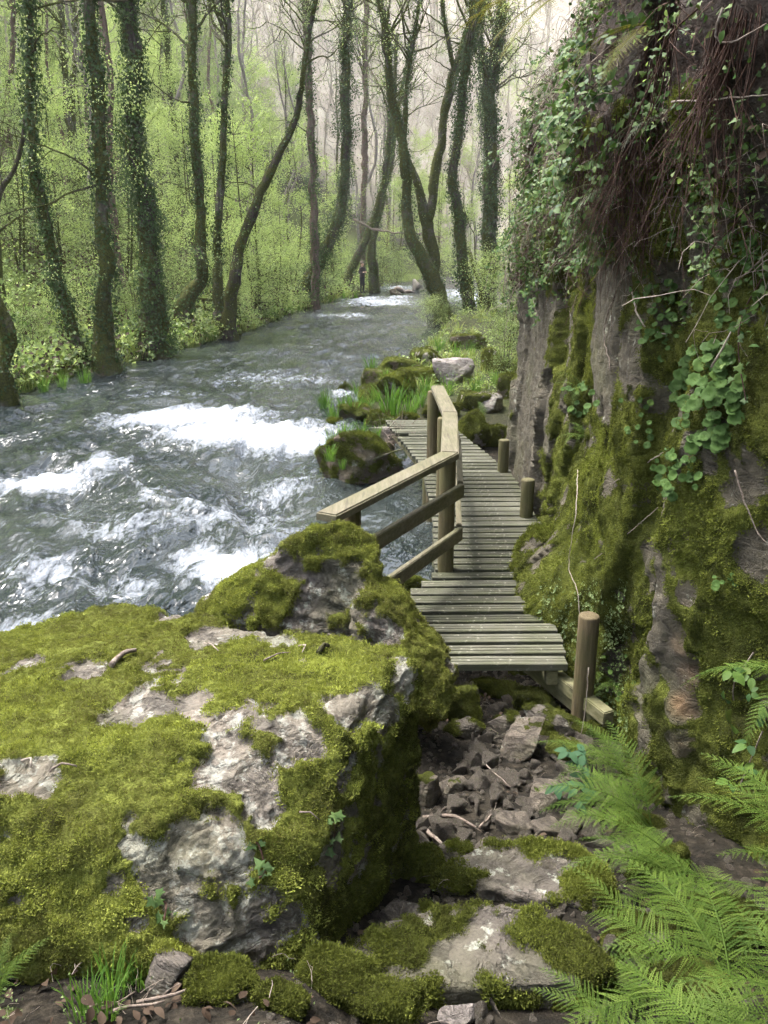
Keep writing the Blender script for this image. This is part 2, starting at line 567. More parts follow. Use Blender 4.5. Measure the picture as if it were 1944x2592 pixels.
def terr(x, y, rough=True):
    x = np.asarray(x, float)
    y = np.broadcast_to(np.asarray(y, float), x.shape)
    d = x - XR(y)
    w = np.interp(y, [0, 4, 6, 12, 30], [1.0, .8, .35, .5, .8])
    zr = ZR(y) + np.interp(y, [0, 1, 1.6, 2, 2.9, 3.6], [.05, .12, .15, .14, .11, 0]) * (1 - sstep(-.3, .1, x))
    z = -.55 + (zr + .55) * sstep(-w, w, d)
    dc = x - XC(y) - .28
    wid = .3 + np.maximum(y - 10.5, 0) * .32
    z = z + np.where(dc > 0, 4.9 * sstep(0, 1, np.clip(dc / wid, 0, 1) * .5) * 2 * .5 + .0 * dc, 0)
    z = z + 4.9 * .5 * sstep(.35, 1, dc / wid) + .62 * np.maximum(dc - wid, 0)
    dl = XL(y) - x
    zl = -.55 + .9 * sstep(-.55, .6, dl) + .05 * np.maximum(dl - .5, 0) + .46 * np.maximum(dl - 2.2, 0) + .14 * np.maximum(dl - 12, 0)
    z = np.where(dl > -1.2, np.maximum(z * (dl < 0), zl) if False else np.where(dl > -.55, zl, z), z)
    z = z + .40 * np.maximum(y - 84, 0) * sstep(84, 110, y)
    z = np.where(z > 30, 30 + (z - 30) * .75, z)
    if rough:
        p = xyz(x, y, 0)
        far = sstep(12, 40, np.abs(y))
        land = sstep(-.2, .3, z)
        z = z + land * (.05 * fbm(p, 1.3, 3) + far * .35 * fbm(p, .16, 3, seed=3)) + (1 - far) * .02 * fbm(p, 6, 2)
    return z


def at_g(px, py, up=0.0, t0=1.0, t1=140):
    r = ray(px, py)
    t = np.geomspace(t0, t1, 1400)
    P = np.array([0, 0, CAMZ]) + t[:, None] * r
    below = P[:, 2] < np.maximum(terr(P[:, 0], P[:, 1]), -.02) + up
    i = int(np.argmax(below)) if below.any() else len(t) - 1
    return P[i]


_SLAB = np.random.default_rng(5).uniform(-1, 1, 400)


def cliff_x(y, z):
    y = np.asarray(y, float)
    z = np.broadcast_to(np.asarray(z, float), y.shape)
    p = np.stack([np.zeros_like(y), y, z], -1)
    wob = fbm(p, .9, 3, seed=2)
    yy = (y + .22 * wob + .10 * z) / .43
    k = np.floor(yy).astype(int)
    f = sstep(.88, 1.0, yy - k)
    s1 = _SLAB[k % 200] * (1 - f) + _SLAB[(k + 1) % 200] * f
    zz = (z + .3 * fbm(p, 1.1, 2, seed=4) + .5 * _SLAB[(k + 60) % 200]) / .75
    kz = np.floor(zz).astype(int)
    fz = sstep(.9, 1, zz - kz)
    i1, i2 = (kz * 7 + k * 13) % 200, ((kz + 1) * 7 + k * 13) % 200
    s2 = _SLAB[200 + i1] * (1 - fz) + _SLAB[200 + i2] * fz
    flat = np.exp(-((y - 9.2) / 1.0) ** 4) * (1 - sstep(2.6, 3.0, z))
    flat = np.maximum(flat, np.exp(-((y - 5.6) / .6) ** 4) * np.exp(-((z - 2.4) / .5) ** 4))
    x = XC(y) + .045 * (z - .5) + (1 - .8 * flat) * (.10 * s1 + .055 * s2 + .11 * fbm(p, .55, 3, seed=6))
    x = x + .03 * fbm(p, 3.5, 3, seed=7) * (1 - .6 * flat)
    x = x - .46 * np.exp(-((y - 5.75) / .52) ** 2) * (1 - sstep(.5, 1.15, z))
    x = x - .34 * sstep(2.7, 3.7, z) * (1 - sstep(5.5, 8, y))
    x = x - .08 * np.exp(-((z - 3.2) / .8) ** 2) * sstep(6, 8, y) * (1 - sstep(10.2, 11, y))
    x = x + .10 * np.exp(-((y - 4.12 - .10 * (z - 1) - .05 * wob) / .035) ** 2) * (1 - sstep(1.5, 2.0, z)) + .06 * np.exp(-((y - 5.05 - .06 * z - .06 * wob) / .03) ** 2)
    x = x + .55 * np.maximum(z - 4.2, 0) ** 1.3
    return x


_TY, _TZ = np.arange(-1, 26, .03), np.arange(-1, 8, .03)
_a, _b = np.meshgrid(_TY, _TZ, indexing='ij')
_TX = cliff_x(_a.ravel(), _b.ravel()).reshape(_a.shape)


def cliff_q(y, z):                         # the same surface read from a fine table
    u = np.clip((np.asarray(y, float) + 1) / .03, 0, len(_TY) - 1.001)
    v = np.clip((np.asarray(z, float) + 1) / .03, 0, len(_TZ) - 1.001)
    i, j = u.astype(int), v.astype(int)
    f, g = u - i, v - j
    return (_TX[i, j] * (1 - f) + _TX[i + 1, j] * f) * (1 - g) + (_TX[i, j + 1] * (1 - f) + _TX[i + 1, j + 1] * f) * g


def at_c(px, py, off=0.0):
    r = ray(px, py)
    t = np.linspace(1.2, 24, 2400)
    P = np.array([0, 0, CAMZ]) + t[:, None] * r
    hit = P[:, 0] > cliff_q(P[:, 1], P[:, 2]) - off
    i = int(np.argmax(hit)) if hit.any() else 900
    return P[i]


def cliff_n(y, z):
    e = .06
    y, z = np.asarray(y, float), np.asarray(z, float)
    a = (cliff_q(y + e, z) - cliff_q(y - e, z)) / (2 * e)
    b = (cliff_q(y, z + e) - cliff_q(y, z - e)) / (2 * e)
    n = np.stack([-np.ones_like(y), a, b], -1)
    return n / np.linalg.norm(n, axis=-1)[..., None]


def grid_faces(nu, nv):
    i, j = np.meshgrid(np.arange(nu - 1), np.arange(nv - 1), indexing='ij')
    return np.stack([i * nv + j, (i + 1) * nv + j, (i + 1) * nv + j + 1, i * nv + j + 1], -1).reshape(-1, 4)


def grow(a, b, s0, g=1.05, smax=5):
    out, s = [a], s0
    while out[-1] < b:
        out.append(out[-1] + s)
        s = min(s * g, smax)
    return np.array(out)


# ------------------------------------------------------------------ ground
gx = np.concatenate([-grow(3.2, 150, .05, 1.05, 4)[::-1], np.arange(-3.15, 3.2, .05), grow(3.2, 150, .05, 1.05, 4)])
gy = np.concatenate([np.arange(-6, .6, .3), np.arange(.6, 7, .05), grow(7, 230, .05, 1.025, 3)])
GX, GY = np.meshgrid(gx, gy, indexing='ij')
GZ = terr(GX.ravel(), GY.ravel())
t = NT('forest_floor')
nbig, nfin = t.noise(.35, 4), t.noise(9, 6, .7)
soil = t.ramp(t.noise(3.0, 6, .7), [(.3, (.005, .0045, .0035)), (.5, (.010, .009, .007)), (.7, (.022, .019, .014))])
litter = t.ramp(t.noise(30, 4, .7), [(.35, (.010, .008, .006)), (.5, (.024, .020, .014)), (.65, (.055, .046, .034))])
green = t.ramp(nfin, [(.3, (.04, .06, .012)), (.5, (.085, .12, .022)), (.7, (.15, .19, .04))])
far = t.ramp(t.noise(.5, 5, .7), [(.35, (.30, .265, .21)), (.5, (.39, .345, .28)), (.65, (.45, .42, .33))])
c = t.mix(t.ramp(nfin, [(.4, 0.0), (.6, .8)]), soil, litter)
c = t.mix(t.math('MULTIPLY', t.attr('green'), t.ramp(nbig, [(.35, .45), (.6, 1.0)])), c, green)
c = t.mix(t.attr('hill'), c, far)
M['ground'] = t.done(t.princ(Base_Color=c, Roughness=.95, Specular_IOR_Level=.1, Normal=t.bump(nfin, .8, .05)))
gxr, gyr = GX.ravel(), GY.ravel()
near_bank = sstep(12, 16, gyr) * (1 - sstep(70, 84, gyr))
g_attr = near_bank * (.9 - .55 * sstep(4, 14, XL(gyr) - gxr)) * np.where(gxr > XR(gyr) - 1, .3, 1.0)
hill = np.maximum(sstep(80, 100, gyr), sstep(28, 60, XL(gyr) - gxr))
me = mk_mesh('ground', np.stack([gxr, gyr, GZ], -1), grid_faces(len(gx), len(gy)), {'green': g_attr, 'hill': hill})
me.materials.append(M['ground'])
tag(obj('ground', me, kind='structure'), 'leafy forest floor and river banks rising into wooded slopes')

# ------------------------------------------------------------------ river
ry = np.concatenate([np.arange(-2, 4, .12), np.arange(4, 14, .035), grow(14, 118, .035, 1.012, .5)])
rs_ = np.linspace(0, 1, 250)
S, Yr = np.meshgrid(rs_, ry, indexing='ij')
Sx, Yx = S.ravel(), Yr.ravel()
xl, xr = XL(Yx) - 1.0, XR(Yx) + 1.0
Xx = xl + (xr - xl) * Sx
FOAM = [(470, 1060, 190, 24, 1.0), (620, 1100, 200, 30, 1.05), (720, 1112, 130, 30, 1.0), (540, 1045, 140, 16, .8), (120, 1220, 120, 26, .85), (230, 1190, 90, 18, .5), (600, 1440, 120, 50, .95), (500, 1400, 70, 40, .6),
        (560, 1300, 190, 40, .42), (700, 1230, 120, 40, .35), (300, 1340, 140, 40, .3), (130, 1440, 120, 50, .4), (1190, 752, 75, 22, .75), (960, 765, 110, 12, .55), (880, 800, 120, 8, .4), (1000, 728, 60, 8, .5),
        (700, 960, 220, 22, .33), (60, 1600, 80, 40, .45), (420, 1000, 200, 14, .25), (880, 1000, 60, 20, .4), (300, 1480, 160, 40, .35), (760, 1360, 80, 40, .35)]
fo = np.zeros_like(Xx)
for (px, py, ax, ay, st) in FOAM:
    c0 = at_z(px, py, 0)
    dx = abs(at_z(px + ax, py, 0)[0] - c0[0])
    dy = abs(at_z(px, py - ay, 0)[1] - at_z(px, py + ay, 0)[1]) / 2
    fo = np.maximum(fo, st * np.exp(-(((Xx - c0[0]) / dx) ** 2 + ((Yx - c0[1]) / dy) ** 2)))
# flow frame: u runs down the stream, v across it
cen = .5 * (XL(Yx) + XR(Yx))
v_ = Xx - cen
P1 = np.stack([v_ * 1.0, Yx * .55 + .25 * v_, np.zeros_like(v_)], -1)
turb = .6 + .4 * np.exp(-((Yx - 9.5) / 6.0) ** 2) + .25 * np.exp(-((Yx - 48) / 8) ** 2)
turb *= .25 + .75 * (1 - sstep(-1.2, .2, Xx + .3) * (1 - sstep(10, 12, Yx)))
warp = .5 * np.stack([fbm(P1, .6, 2, seed=1), fbm(P1, .6, 2, seed=2), np.zeros_like(v_)], -1)
wz = 1.25 * turb * (.13 * fbm(P1 + warp, .75, 2, seed=3) + .085 * (ridged(P1 + warp, 1.5, 2, seed=4) - .5) + .030 * (ridged(P1 * np.array([1, .8, 1]) + warp * .6, 3.0, 2, seed=5) - .5) + .008 * fbm(P1 + warp, 8, 2, seed=9))
wz = wz + fo * (.08 + .07 * fbm(xyz(Xx, Yx), 3.5, 3, seed=6) + .035 * fbm(xyz(Xx, Yx), 11, 2, seed=8))
wz = wz - .06 * np.exp(-((Xx + 2.2) / 1.6) ** 2 - ((Yx - 11.2) / .8) ** 2)
crest = sstep(.05, .16, wz) * turb
foam_att = np.clip(fo + .28 * crest, 0, 1.3)
me = mk_mesh('river', np.stack([Xx, Yx, wz], -1), grid_faces(len(rs_), len(ry)), {'foam': foam_att, 'turb': turb})
t = NT('river_water')
pv = t.map(t.co(), (1, .42, 1), (0, 0, .3))
fn = t.noise(5.5, 6, .72, pv, .8)
fn2 = t.noise(26, 4, .7, pv, .4)
fm = t.math('ADD', t.attr('foam'), t.math('ADD', t.math('MULTIPLY', t.math('SUBTRACT', fn, .5), 1.35), t.math('MULTIPLY', t.math('SUBTRACT', fn2, .5), .7)))
fm = t.math('ADD', fm, t.math('MULTIPLY', t.attr('turb'), .05))
fm = t.ramp(fm, [(.24, 0.0), (.66, .32), (1.15, .93)])
bh = t.math('ADD', t.math('ADD', t.math('MULTIPLY', t.noise(3.2, 3, .6, pv, .8), 1.6), t.math('MULTIPLY', t.noise(9, 2, .5, pv, .5), .55)), t.math('MULTIPLY', t.noise(28, 2, .5, pv, .4), .10))
nb = t.bump(bh, t.ramp(t.noise(.55, 3, .6, pv, .6), [(.36, .2), (.6, .8)]), .12)
bed = t.ramp(t.noise(.7, 4), [(.35, (.010, .015, .016)), (.65, (.030, .036, .033))])
wat = t.princ(Base_Color=bed, Roughness=.12, IOR=1.33, Specular_IOR_Level=.8, Normal=nb)
foamsh = t.princ(Base_Color=(.71, .76, .85), Roughness=.6, Specular_IOR_Level=.4, Normal=t.bump(fn2, .6, .04))
M['river'] = t.done(t.n('ShaderNodeMixShader', {0: fm, 1: wat, 2: foamsh}).outputs[0])
me.materials.append(M['river'])
tag(obj('river', me, kind='structure'), 'fast river with white rapids running through the wood')


# ------------------------------------------------------------------ rock makers
def vnormals(V, F):
    n = np.zeros_like(V)
    a = np.cross(V[F[:, 1]] - V[F[:, 0]], V[F[:, 2]] - V[F[:, 0]])
    for k in range(3):
        for c in range(3):
            n[:, c] += np.bincount(F[:, k], a[:, c], len(V))
    return n / (np.linalg.norm(n, axis=1)[:, None] + 1e-12)


def laplace(V, F, it, w=.5):
    E = np.concatenate([F[:, [0, 1]], F[:, [1, 2]], F[:, [2, 0]]])
    cnt = np.bincount(E[:, 0], minlength=len(V)) + np.bincount(E[:, 1], minlength=len(V))
    for _ in range(it):
        s = np.stack([np.bincount(E[:, 0], V[E[:, 1], c], len(V)) + np.bincount(E[:, 1], V[E[:, 0], c], len(V)) for c in range(3)], -1)
        V = V + w * (s / np.maximum(cnt, 1)[:, None] - V)
    return V


def hull_union(hulls, voxel):
    bm = bmesh.new()
    for pts in hulls:
        b2 = bmesh.new()
        for p in pts:
            b2.verts.new([float(v) for v in p])
        r = bmesh.ops.convex_hull(b2, input=b2.verts)
        bmesh.ops.delete(b2, geom=[v for v in r['geom_interior'] if isinstance(v, bmesh.types.BMVert)], context='VERTS')
        tmp = bpy.data.meshes.new('tmp')
        b2.to_mesh(tmp)
        bm.from_mesh(tmp)
        b2.free()
    bmesh.ops.recalc_face_normals(bm, faces=bm.faces)
    tmp = bpy.data.meshes.new('tmp')
    bm.to_mesh(tmp)
    bm.free()
    o = bpy.data.objects.new('tmp', tmp)
    COL.objects.link(o)
    md = o.modifiers.new('r', 'REMESH')
    md.mode = 'VOXEL'
    md.voxel_size = voxel
    ev = o.evaluated_get(bpy.context.evaluated_depsgraph_get())
    em = ev.to_mesh()
    em.calc_loop_triangles()
    V = np.empty(len(em.vertices) * 3, np.float32)
    em.vertices.foreach_get('co', V)
    F = np.empty(len(em.loop_triangles) * 3, np.int32)
    em.loop_triangles.foreach_get('vertices', F)
    ev.to_mesh_clear()
    bpy.data.objects.remove(o)
    return V.reshape(-1, 3).astype(float), F.reshape(-1, 3)


def spots(V, lst):
    """soft round areas about the surface points that lie on given sight lines"""
    rel = V - np.array([0, 0, CAMZ])
    dep = rel[:, 1] * CP - rel[:, 2] * SP
    up = rel[:, 1] * SP + rel[:, 2] * CP
    PX, PY = 972 + FPX * rel[:, 0] / dep, 1296 - FPX * up / dep
    m = np.zeros(len(V))
    for (px, py, r, st) in lst:
        near = np.where((PX - px) ** 2 + (PY - py) ** 2 < 22 ** 2)[0]
        if not len(near):
            continue
        c = V[near[np.argmin(dep[near])]]
        rr = r * mpp(px, py, c[1])
        m = np.maximum(m, st * np.exp(-(np.linalg.norm(V - c, axis=1) / rr) ** 4))
    return m


def flakes(V, sc=2.2, seed=0, steps=5.0, dirv=(.22, -.15, .96)):
    """stepped relief of split layers: flat treads with sharp little edges"""
    s_ = V @ np.array(dirv)
    W = np.stack([V[:, 0], V[:, 1], s_ * 1.6], -1)
    h = (.5 + .5 * fbm(W, sc, 4, .55, seed=seed)) * steps + s_ * 6
    k = np.floor(h)
    f = h - k
    return (k + sstep(.72, 1.0, f)) - h


TUFT = {}


def moss_protos(key):
    if key in TUFT:
        return TUFT[key]
    out = []
    for v in range(8):
        rs = np.random.default_rng(900 + v)
        mb = MB()
        for b in range(46):
            a, r = rs.uniform(0, 6.28), .034 * math.sqrt(rs.uniform(0, 1))
            base = np.array([r * math.cos(a), r * math.sin(a), -.005 - 2.0 * r * r])
            a2 = rs.uniform(0, 6.28)
            d = np.array([math.cos(a2) * .75, math.sin(a2) * .75, 1.0]) + rs.normal(size=3) * .2
            tip = base + d / np.linalg.norm(d) * rs.uniform(.008, .016)
            s = np.array([-math.sin(a2), math.cos(a2), 0]) * .0021
            mid = .45 * base + .55 * tip
            mb.add([base - s * .6, mid - s, tip, mid + s], [[0, 1, 2], [0, 2, 3]], np.clip((v + .5) / 8 + rs.uniform(-.22, .22), 0, 1))
        out.append(mb.mesh('%s_tuft_%d' % (key, v), M[key], False))
    TUFT[key] = out
    return out


def moss_on(parent, V, F, m, count, key, size=1.0, seed=0, bias=0.0, keep=None, nkeep=None):
    rs = np.random.default_rng(70 + seed)
    count = max(60, int(count * .27))
    a = np.linalg.norm(np.cross(V[F[:, 1]] - V[F[:, 0]], V[F[:, 2]] - V[F[:, 0]]), axis=1) * np.clip(m[F].mean(1) - .35, 0, .4)
    if keep is not None:
        a = a * keep(V[F].mean(1))
    if nkeep is not None:
        a = a * nkeep(vnormals(V, F)[F[:, 0]])
    i = rs.choice(len(F), count, p=a / a.sum())
    b = rs.dirichlet((1, 1, 1), count)
    P = np.einsum('ij,ijk->ik', b, V[F[i]])
    N = vnormals(V, F)[F[i, 0]]
    N = N + rs.normal(size=N.shape) * .22 + np.array([0, 0, .08])
    shade = np.clip(.47 + .62 * fbm(P, 3.2, 4, .6, seed=seed + 1) + .42 * fbm(P, 1.1, 2, seed=seed + 2) + rs.normal(size=count) * .13 + bias, 0, .999)
    scatter('moss', P, rot_to(N), size * rs.uniform(.5, 1.35, count) * (.75 + .5 * shade), moss_protos(key), parent, pick=np.floor(shade * 8))


# ------------------------------------------------------------------ the big boulder in front
def px3(lst):
    return [at_D(*p) for p in lst]


top = [(-260, 1660, 3.45), (-60, 1625, 3.6), (60, 1588, 3.65), (200, 1548, 3.75), (330, 1532, 3.8), (470, 1548, 3.66), (620, 1592, 3.36), (1030, 1638, 2.97), (1045, 1665, 2.9), (850, 1790, 2.50), (600, 1760, 2.66), (300, 1760, 2.72)]
front = [(840, 2000, 2.30), (805, 2180, 2.14), (785, 2400, 2.02), (560, 2400, 1.93), (350, 2440, 1.88), (100, 2420, 1.9), (-260, 2380, 1.95), (300, 2150, 2.04), (0, 2050, 2.15), (-260, 2000, 2.2), (560, 2200, 2.03)]
side = [(1056, 1900, 2.95), (1064, 2060, 2.92), (1010, 2230, 2.66), (905, 2390, 2.3)]
H = [p - np.array([0, 0, .035]) for p in px3(top)] + [p + np.array([0, .03, -.01]) for p in px3(front)] + [p + np.array([-.03, 0, 0]) for p in px3(side)]
H += [np.array([p[0], p[1] + .02, .55]) for p in px3(front[2:7])] + [np.array([p[0] - .05, p[1], .3]) for p in px3(side)] + [np.array([p[0], p[1] + .15, -.25]) for p in px3(top[:8])]
V, F = hull_union([H], .0095)
V = laplace(V, F, 2)
N = vnormals(V, F)
bare = spots(V, [(430, 1760, 150, 1), (300, 1810, 70, 1), (560, 1790, 90, .9), (600, 1930, 70, 1), (770, 1870, 75, 1), (860, 1780, 60, 1), (670, 2030, 62, 1), (560, 2110, 80, 1), (450, 2180, 90, 1), (245, 2225, 70, 1), (590, 2270, 80, 1), (640, 2340, 80, 1),
                 (350, 2310, 40, .9), (520, 2400, 60, .9), (430, 1545, 60, 1), (560, 1590, 100, .8), (700, 1600, 80, .7), (60, 1680, 60, .6), (200, 1690, 70, .7), (180, 2010, 50, .8), (60, 1960, 50, .7), (690, 2250, 60, .8), (740, 2310, 50, .7),
                 (60, 2270, 50, .6), (340, 2100, 60, .7), (950, 1780, 50, .6), (1000, 1800, 45, .7), (900, 1950, 60, .5), (920, 2050, 50, .5), (860, 2150, 50, .5), (930, 2200, 40, .4), (1040, 1750, 40, .8), (480, 2230, 70, 1), (560, 2300, 70, 1), (400, 2200, 60, .9), (120, 1960, 60, .8), (660, 1960, 50, .8), (620, 2200, 70, 1), (680, 2390, 60, .8), (500, 2330, 50, .8)])
lush = spots(V, [(600, 1680, 130, 1), (250, 1600, 150, 1), (120, 1830, 120, 1), (560, 2050, 80, .8), (740, 2130, 85, 1), (200, 2380, 170, 1), (60, 2360, 120, 1), (420, 2010, 90, .8), (880, 1690, 90, 1), (800, 1950, 50, .5), (100, 2150, 100, 1), (320, 1950, 90, .7)])
mm = .63 + .55 * fbm(V, 3.4, 5, .6, seed=11) + .30 * fbm(V, 15, 4, .6, seed=12) + .12 * (N[:, 2] - .4) - .95 * bare * (.70 + .95 * fbm(V, 7, 4, .65, seed=13)) + .35 * lush
moss = sstep(.30, .62, mm)
strata = V @ np.array([.22, -.15, .96])
d = .032 * fbm(V, 1.5, 4, seed=14) + .022 * (ridged(np.stack([V[:, 0] * .5, V[:, 1] * .5, strata * 3.2], -1), 2.2, 3, seed=15) - .5) + .009 * fbm(V, 12, 4, seed=16) + (.020 * flakes(V, 2.0, 1) + .008 * flakes(V, 6, 2, 7) + .003 * ridged(V, 30, 2, seed=17)) * (1 - .7 * moss)
d = d + moss * (.022 + .013 * fbm(V, 7, 2, seed=18) + .008 * fbm(V, 26, 3, seed=19))
V = V + N * d[:, None]
me = mk_mesh('mossy_boulder', V, F, {'moss': moss})
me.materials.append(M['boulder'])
BOULDER_V = V
boulder = tag(obj('mossy_boulder', me), 'huge flat topped boulder covered in bright green moss with bare pinkish patches', 'boulder')
near_upper = lambda C: np.where((C[:, 2] > .7) & (C[:, 1] < 3.95), 1.0, .05)
moss_on(boulder, V, F, moss, 90000, 'moss_a', .72, 1, .05, near_upper, lambda n_: np.where(n_[:, 0] > .6, .02, 1.0))
moss_on(boulder, V, F, moss, 16000, 'moss_b', .7, 5, -.25, near_upper, lambda n_: np.where(n_[:, 0] > .5, 1.0, .02))  # darker tufts on the right face, its shade put into the moss colour

# ------------------------------------------------------------------ the boulder leaning behind it
A = px3([(867, 1320, 4.5), (800, 1335, 4.42), (735, 1365, 4.45), (940, 1352, 4.52), (968, 1400, 4.5), (640, 1430, 4.7), (500, 1522, 4.75), (540, 1570, 4.5), (760, 1610, 4.28), (1000, 1520, 4.32), (1010, 1600, 4.15)])
A += [np.array([p[0], p[1] + (.1 if p[1] > 4.3 else 0), -.2]) for p in A]
B = px3([(985, 1460, 4.42), (900, 1480, 4.2), (1060, 1552, 4.3), (1115, 1625, 4.2), (1150, 1690, 4.1), (1157, 1750, 4.0), (1130, 1812, 3.9), (1065, 1790, 3.85), (1035, 1660, 3.95), (880, 1640, 4.1)])
B += [p + np.array([-.1, .25, -.25]) for p in B[4:8]] + [p + np.array([0, .2, -.5]) for p in B[:2]]
V, F = hull_union([A, B], .0125)
V = laplace(V, F, 5)
N = vnormals(V, F)
bare = spots(V, [(770, 1440, 60, 1), (880, 1440, 48, 1), (700, 1430, 40, .7), (740, 1570, 45, .9), (870, 1580, 45, .9), (960, 1600, 40, .9), (620, 1520, 30, .7)])
lush = spots(V, [(660, 1510, 70, 1), (870, 1350, 60, 1), (780, 1380, 50, .7), (1070, 1640, 90, 1), (1110, 1740, 80, 1), (1000, 1510, 60, 1), (560, 1490, 60, .9)])
mm = .52 + .65 * fbm(V, 3.6, 5, .6, seed=21) + .34 * fbm(V, 14, 4, .6, seed=22) - .95 * bare * (.70 + 1.0 * fbm(V, 7, 4, .65, seed=23)) + .45 * lush
moss = sstep(.32, .62, mm)
d = .05 * fbm(V, 1.7, 4, seed=24) + .03 * (ridged(V @ np.array([[.4, .1, .2], [.1, .5, .1], [.3, .1, 2.4]]), 1.8, 3, seed=25) - .5) + .010 * fbm(V, 10, 4, seed=26) + (.024 * flakes(V, 1.8, 3, 5, (.5, .3, .8)) + .010 * flakes(V, 6, 4, 7, (.5, .3, .8))) * (1 - .7 * moss)
d = d + moss * (.022 + .016 * fbm(V, 6, 2, seed=27) + .009 * fbm(V, 22, 3, seed=28))
V = V + N * d[:, None]
me = mk_mesh('leaning_boulder', V, F, {'moss': moss})
me.materials.append(M['boulder2'])
b2 = tag(obj('leaning_boulder', me), 'peaked mossy boulder under the lower end of the handrail', 'boulder')
moss_on(b2, V, F, moss, 40000, 'moss_a', .85, 2, -.12, lambda C: np.where((C[:, 1] < 4.75) & (C[:, 2] > .35), 1.0, .03))


def slab(name, label, tops, fronts, z0, z1, seed, mossy, bare_at=(), voxel=.011, tufts=3000):
    """a flat lying rock: tops = outline of its upper face, fronts = foot of the side that faces us"""
    ys = [p[1] for p in tops]
    T = [at_z(px, py, z0 + (z1 - z0) * (py - min(ys)) / (max(ys) - min(ys))) for px, py in tops]
    B = [at_z(px, py, z1 - .14) for px, py in fronts]
    V, F = hull_union([T + B + [p - np.array([0, 0, .3]) for p in T + B]], voxel)
    V = laplace(V, F, 4)
    N = vnormals(V, F)
    mm = mossy + .65 * fbm(V, 4.2, 5, .6, seed=seed) + .3 * fbm(V, 15, 3, seed=seed + 1) + .10 * N[:, 2] - .9 * spots(V, [(a, b, r, 1) for a, b, r in bare_at])
    m = sstep(.36, .64, mm)
    d = .022 * fbm(V, 2.4, 4, seed=seed + 2) + .008 * fbm(V, 10, 3, seed=seed + 3) + (.012 * flakes(V, 1.7, seed, 4) + .004 * flakes(V, 6, seed, 6)) * (1 - .6 * m) + m * (.010 + .009 * fbm(V, 12, 3, seed=seed + 4))
    V = V + N * d[:, None]
    me = mk_mesh(name, V, F, {'moss': m})
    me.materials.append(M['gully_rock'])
    o = tag(obj(name, me), label, 'rock')
    moss_on(o, V, F, m, tufts, 'moss_b', .75, seed, .12, lambda C: (C[:, 2] > z1 - .16) * 1.0)
    return o


def ico(sub):
    bm = bmesh.new()
    bmesh.ops.create_icosphere(bm, subdivisions=sub, radius=1)
    V = np.array([v.co[:] for v in bm.verts])
    F = np.array([[v.index for v in f.verts] for f in bm.faces])
    bm.free()
    return V, F


ICO = {s: ico(s) for s in (2, 3, 4, 5, 6)}


def poly_rock(size, seed, sub=4, facets=13, rough=.05, mossy=.5, sharp=22, mscale=6.0, mthick=.008, lift=0.0):
    """an angular stone: a ball cut by facets, then weathered. size = half extents in metres"""
    rs = np.random.default_rng(seed)
    U, F = ICO[sub]
    n = rs.normal(size=(facets, 3))
    n /= np.linalg.norm(n, axis=1)[:, None]
    n = np.vstack([n, [[0, 0, 1], [0, 0, -1]]])
    dd = np.append(rs.uniform(.62, 1.0, facets), [.72, .7])
    q = np.maximum(U @ n.T, .02) / dd
    r = 1 / (np.sum(q ** sharp, axis=1) ** (1 / sharp))
    V = U * r[:, None]
    V /= np.abs(V).max(0)
    V = V * np.asarray(size)
    N = vnormals(V, F)
    s = float(np.mean(size))
    W = V + rs.uniform(0, 50, 3)
    V = V + N * (s * (rough * 1.8 * fbm(W, .9 / s, 3) + rough * .5 * fbm(W, 5 / s, 3) + (rough * .9 * flakes(W / s * .5, 1.6, seed % 9, 4, (.3, .2, .9)) + rough * .3 * flakes(W / s * .5, 5, seed % 7, 6, (.3, .2, .9))) * (sub > 3)))[:, None]
    N = vnormals(V, F)
    mm = mossy + .6 * fbm(W, mscale, 4, .6) + .25 * N[:, 2] - .12
    moss = sstep(.36, .62, mm) if mossy > 0 else np.zeros(len(V))
    V = V + N * (moss * (mthick + mthick * .7 * fbm(W, 14, 3)))[:, None]
    return V, F, moss


def rock(name, label, px, py, wpx, hpx, seed, mat='gully_rock', mossy=.45, sub=5, flat=None, D=None, cat='rock', tufts=0, key='moss_b', rz=None, facets=13, embed=.35, group=None, z=None, tsize=1.0, deep=.85, rough=.035):
    """rock whose middle shows at photo pixel px, py with about that size in pixels, resting on the ground"""
    c = at_g(px, py) if D is None else at_D(px, py, D)
    for _ in range(3):
        s = mpp(px, py, c[1])
        el = math.atan2(CAMZ - c[2], c[1])
        sx = wpx * s / 2
        sy = sx * deep
        sz = (hpx * s - 2 * sy * math.sin(el)) / (2 * math.cos(el))
        if sz < .38 * sx:
            sz = .38 * sx
            sy = max(.3 * sx, (hpx * s - 2 * sz * math.cos(el)) / (2 * max(math.sin(el), .05)))
            sy = min(sy, 1.3 * sx)
        if flat:
            sz = flat * sx
        if D is None:
            c = at_g(px, py, up=sz * (1 - embed))
    V, F, m = poly_rock((sx, sy, sz), seed, sub, facets, rough=rough, mossy=mossy)
    me = mk_mesh(name, V, F, {'moss': m})
    me.materials.append(M[mat])
    a = np.random.default_rng(seed).uniform(-.35, .35) if rz is None else rz
    o = tag(obj(name, me, loc=c, rot=(0, 0, a)), label, cat, group)
    if tufts and m.max() > .6:
        moss_on(o, V, F, m, int(tufts * 1.5), key, tsize * .62, seed, -.05, lambda C: np.where(C[:, 2] > -.4 * sz, 1.0, .03))
    return o

